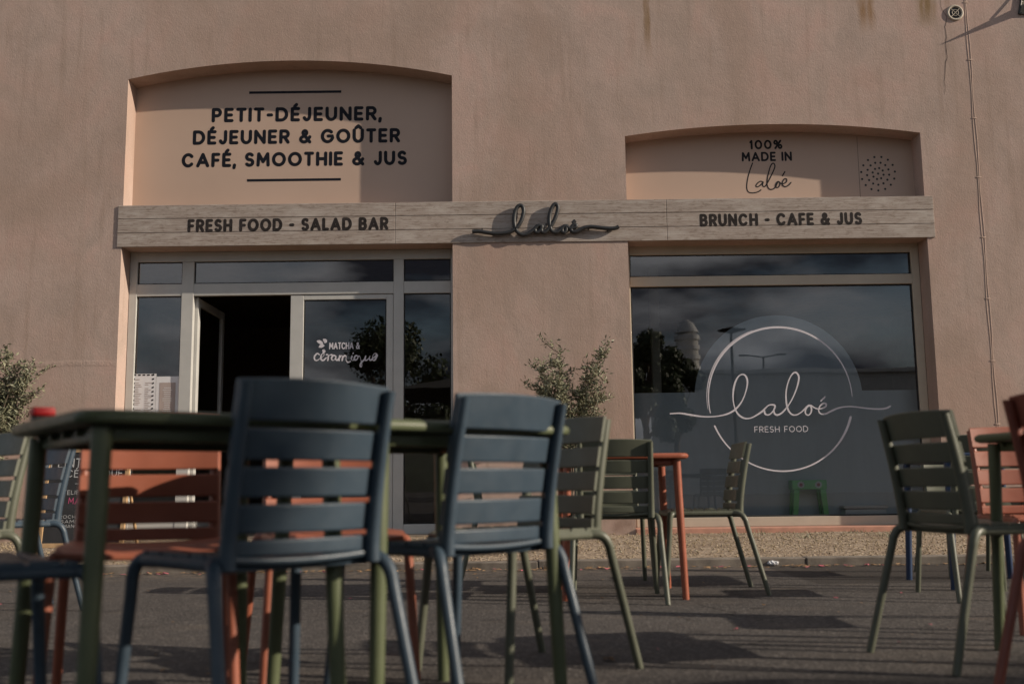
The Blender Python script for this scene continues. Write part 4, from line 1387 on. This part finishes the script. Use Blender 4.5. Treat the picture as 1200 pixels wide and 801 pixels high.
for k in range(220):
    flake(bm, rl.uniform(-5.5, 5.5), rl.uniform(YW - .5, YW - .03), BASE_Z + .004, rl.uniform(.008, .025), 0)
tag(obj('leaf_litter', bm, [M['dry_leaf'], M['petal']]), label='dry leaves and pink petals blown along the kerb and wall foot', cat='leaves', kind='stuff')
def ground(px, py):
    d = ray(px, py); return CAM + d * (-CAM.z / d.z)
def single(px, py, s, m, label, name='fallen_leaf', cat='leaf'):
    g = ground(px, py); bm = bmesh.new()
    flake(bm, 0, 0, .003, s, 0); flake(bm, s * .2, 0, .008, s * .8, 0)
    bmesh.ops.solidify(bm, geom=bm.faces[:], thickness=.0015)
    o = tag(obj(name, bm, m), label, cat); o.location = (g.x, g.y, 0)
single(714, 774, .028, M['dry_leaf'], 'pale brown dry leaf lying alone on the asphalt near the bottom centre')
single(862, 738, .016, M['petal'], 'single pink petal on the asphalt in front of the big window', 'fallen_petal', 'petal')
g = ground(907, 663)
bm = bmesh.new()
bmesh.ops.create_icosphere(bm, subdivisions=3, radius=.026)
rs = random.Random(3)
for v in bm.verts:
    v.co = Vector((v.co.x * 1.7, v.co.y, v.co.z * .75)) * rs.uniform(.72, 1.1); v.co.z += .022
o = tag(obj('paper_scrap', bm, M['paper']), 'crumpled white paper scrap lying on the asphalt against the kerb', 'paper')
o.location = (g.x, g.y + .02, 0)
# tufts of weed at the wall foot
bm = bmesh.new()
for cxp in (892, 1014, 925, 1003, 862):
    x = on_y(cxp, 620, YW - .25).x
    for k in range(26):
        p = Vector((x + rl.gauss(0, .05), YW - .25 + rl.gauss(0, .12) - (.6 if cxp in (1014, 925) else 0), BASE_Z - .02))
        d = Vector((rl.gauss(0, .6), rl.gauss(0, .6), 1)).normalized() * rl.uniform(.03, .09)
        s2 = Vector((rl.gauss(0, 1), rl.gauss(0, 1), 0)).normalized() * .004
        bm.faces.new([bm.verts.new(v) for v in (p - s2, p + s2, p + d)])
tag(obj('weeds', bm, M['olive']), label='small tufts of weed growing in the gravel', cat='weeds', kind='stuff')

# ------------------------------------------------------------------ what the panes mirror, behind the camera, plus the added shade trees
def tree(name, x, y, hgt, crown, label, seed, nleaf=9000, trunk_h=.35, lobes=None):
    rr = random.Random(seed)
    o = tag(empty(name, (x, y, 0)), label, 'tree', 'trees across the road')
    bm = bmesh.new()
    tube(bm, [(0, 0, 0), (.05, .03, hgt * trunk_h), (.1, 0, hgt * .7)], [.2, .15, .05], 10)
    lob = []
    for p, r_ in lobes or ():
        lob.append((Vector(p), r_)); tube(bm, [(.05, .03, hgt * trunk_h), tuple(Vector(p) * .7), p], [.09, .06, .02], 6)
    for k in range(0 if lobes else 16):
        a = rr.uniform(0, 6.28); rad_ = crown * .75 * rr.random() ** .6
        p = Vector((rad_ * math.cos(a), rad_ * math.sin(a), hgt * rr.uniform(trunk_h + .02, .9)))
        if p.z > hgt * .75: p.x *= .5; p.y *= .5
        lob.append((p, crown * rr.uniform(.22, .42)))
        tube(bm, [(.05, .03, hgt * trunk_h * rr.uniform(.8, 1.3)), tuple(p * .6 + Vector((0, 0, hgt * .16))), tuple(p)], [.07, .05, .02], 6)
    obj('trunk', bm, M['bark'], o, 60)
    verts, faces = [], []
    for _ in range(nleaf):
        c, r_ = rr.choice(lob)
        d = Vector((rr.gauss(0, 1), rr.gauss(0, 1), rr.gauss(0, 1))).normalized()
        p = c + d * r_ * rr.random() ** .4
        a = Vector((rr.gauss(0, 1), rr.gauss(0, 1), rr.gauss(0, 1))).normalized()
        b = a.cross(d).normalized(); s = rr.uniform(.07, .17)
        b0 = len(verts)
        verts += [p - a * s, p + b * s * .6, p + a * s, p - b * s * .6]
        faces.append((b0, b0 + 1, b0 + 2, b0 + 3))
    me = bpy.data.meshes.new('crown'); me.from_pydata([tuple(v) for v in verts], [], faces)
    obj('crown', me, M['tree_leaf'], o)
    return o
tree('roadside_tree', -6.0, -27, 8.6, 3.4, 'bushy tree mirrored in the closed door glass', 1)
tree('roadside_tree', -3.2, -30, 6.4, 2.8, 'lower tree mirrored in the pane right of the door', 2)
tree('roadside_tree', 6.2, -27, 8.2, 1.7, 'tall dark tree mirrored at the left end of the big window', 3)
tree('roadside_tree', 8.3, -31, 8.0, 1.9, 'second tree mirrored in the big window beside the white tower', 4)
# white banded tower
tw = tag(empty('water_tower', (11.9, -48, 0)), 'round white tower mirrored in the big window beside a tree', 'tower')
bm = bmesh.new()
tube(bm, [(0, 0, 0), (0, 0, 10.5)], [.8, .75], 20); obj('shaft', bm, M['house'], tw, 40)
bm = bmesh.new()
for k in range(4): tube(bm, [(0, 0, 8.2 + .7 * k), (0, 0, 8.5 + .7 * k)], .85, 20)
obj('bands', bm, M['white'], tw, 40)
bm = bmesh.new(); tube(bm, [(0, 0, 10.8), (0, 0, 11.4), (0, 0, 11.7)], [.8, .5, .1], 20); obj('dome', bm, M['white'], tw, 40)
def lamp(x, y, h_, label, double):
    o = tag(empty('street_lamp', (x, y, 0)), label, 'street lamp', 'street lamps across the road')
    bm = bmesh.new(); tube(bm, [(0, 0, 0), (0, 0, h_)], [.10, .06], 12); obj('post', bm, M['lamp_metal'], o, 50)
    bm = bmesh.new()
    if double:
        tube(bm, [(-.9, 0, h_ + .1), (0, 0, h_ - .02), (.9, 0, h_ + .1)], .04, 8)
        for s in (-1, 1): box(bm, s * 1.1 - .3, s * 1.1 + .3, -.12, .12, h_ + .06, h_ + .16, .03)
    else:
        tube(bm, [(0, 0, h_), (0, 0, h_ + .12), (0, 0, h_ + .25)], [.12, .62, .1], 20)
    obj('head', bm, M['lamp_metal'], o, 50)
lamp(9.7, -23.5, 7.2, 'street lamp with a wide flat disc head mirrored in the big window', False)
lamp(14.8, -39, 8.0, 'slim double headed street lamp mirrored inside the white circle', True)
# long pale building across the road
hs = tag(empty('long_building', (16.2, -41.5, 0)), 'long pale flat roofed building mirrored low in the big window', 'building')
bm = bmesh.new(); box(bm, -7.3, 7.3, -3.5, 3.5, 0, 6.9); obj('wall', bm, M['house'], hs)
bm = bmesh.new(); box(bm, -7.6, 7.6, -3.8, 3.8, 6.91, 7.15, .03); obj('roof', bm, M['house'], hs)

tree('roadside_tree', 15.2, -4.47, 10.0, 3.0, 'large leafy tree added out of view to the right, shading the nearest chairs', 6, 15000, .3,  # unseen tree added as a shade caster, crown lobes shaped for its shadow
     [((0, 1.70, z), 1.22) for z in (4.0, 5.4, 6.7, 7.9)] + [((0, .2, z), 1.5) for z in (4.2, 6.0, 7.8, 9.0)] + [((.3, -1.6, z), 1.5) for z in (4.4, 6.2, 7.6)])
tree('roadside_tree', 15.2, -.85, 6.4, 1.2, 'smaller bushy tree added unseen past the right edge, shading the near asphalt', 8, 7000, .25,  # added out of view, low crown placed to darken the foreground ground
     [((0, -.2, 5.5), 1.0), ((0, .1, 4.4), 1.15), ((.2, .6, 3.4), 1.1), ((.2, -.6, 3.4), 1.1), ((0, .75, 5.0), .8)])
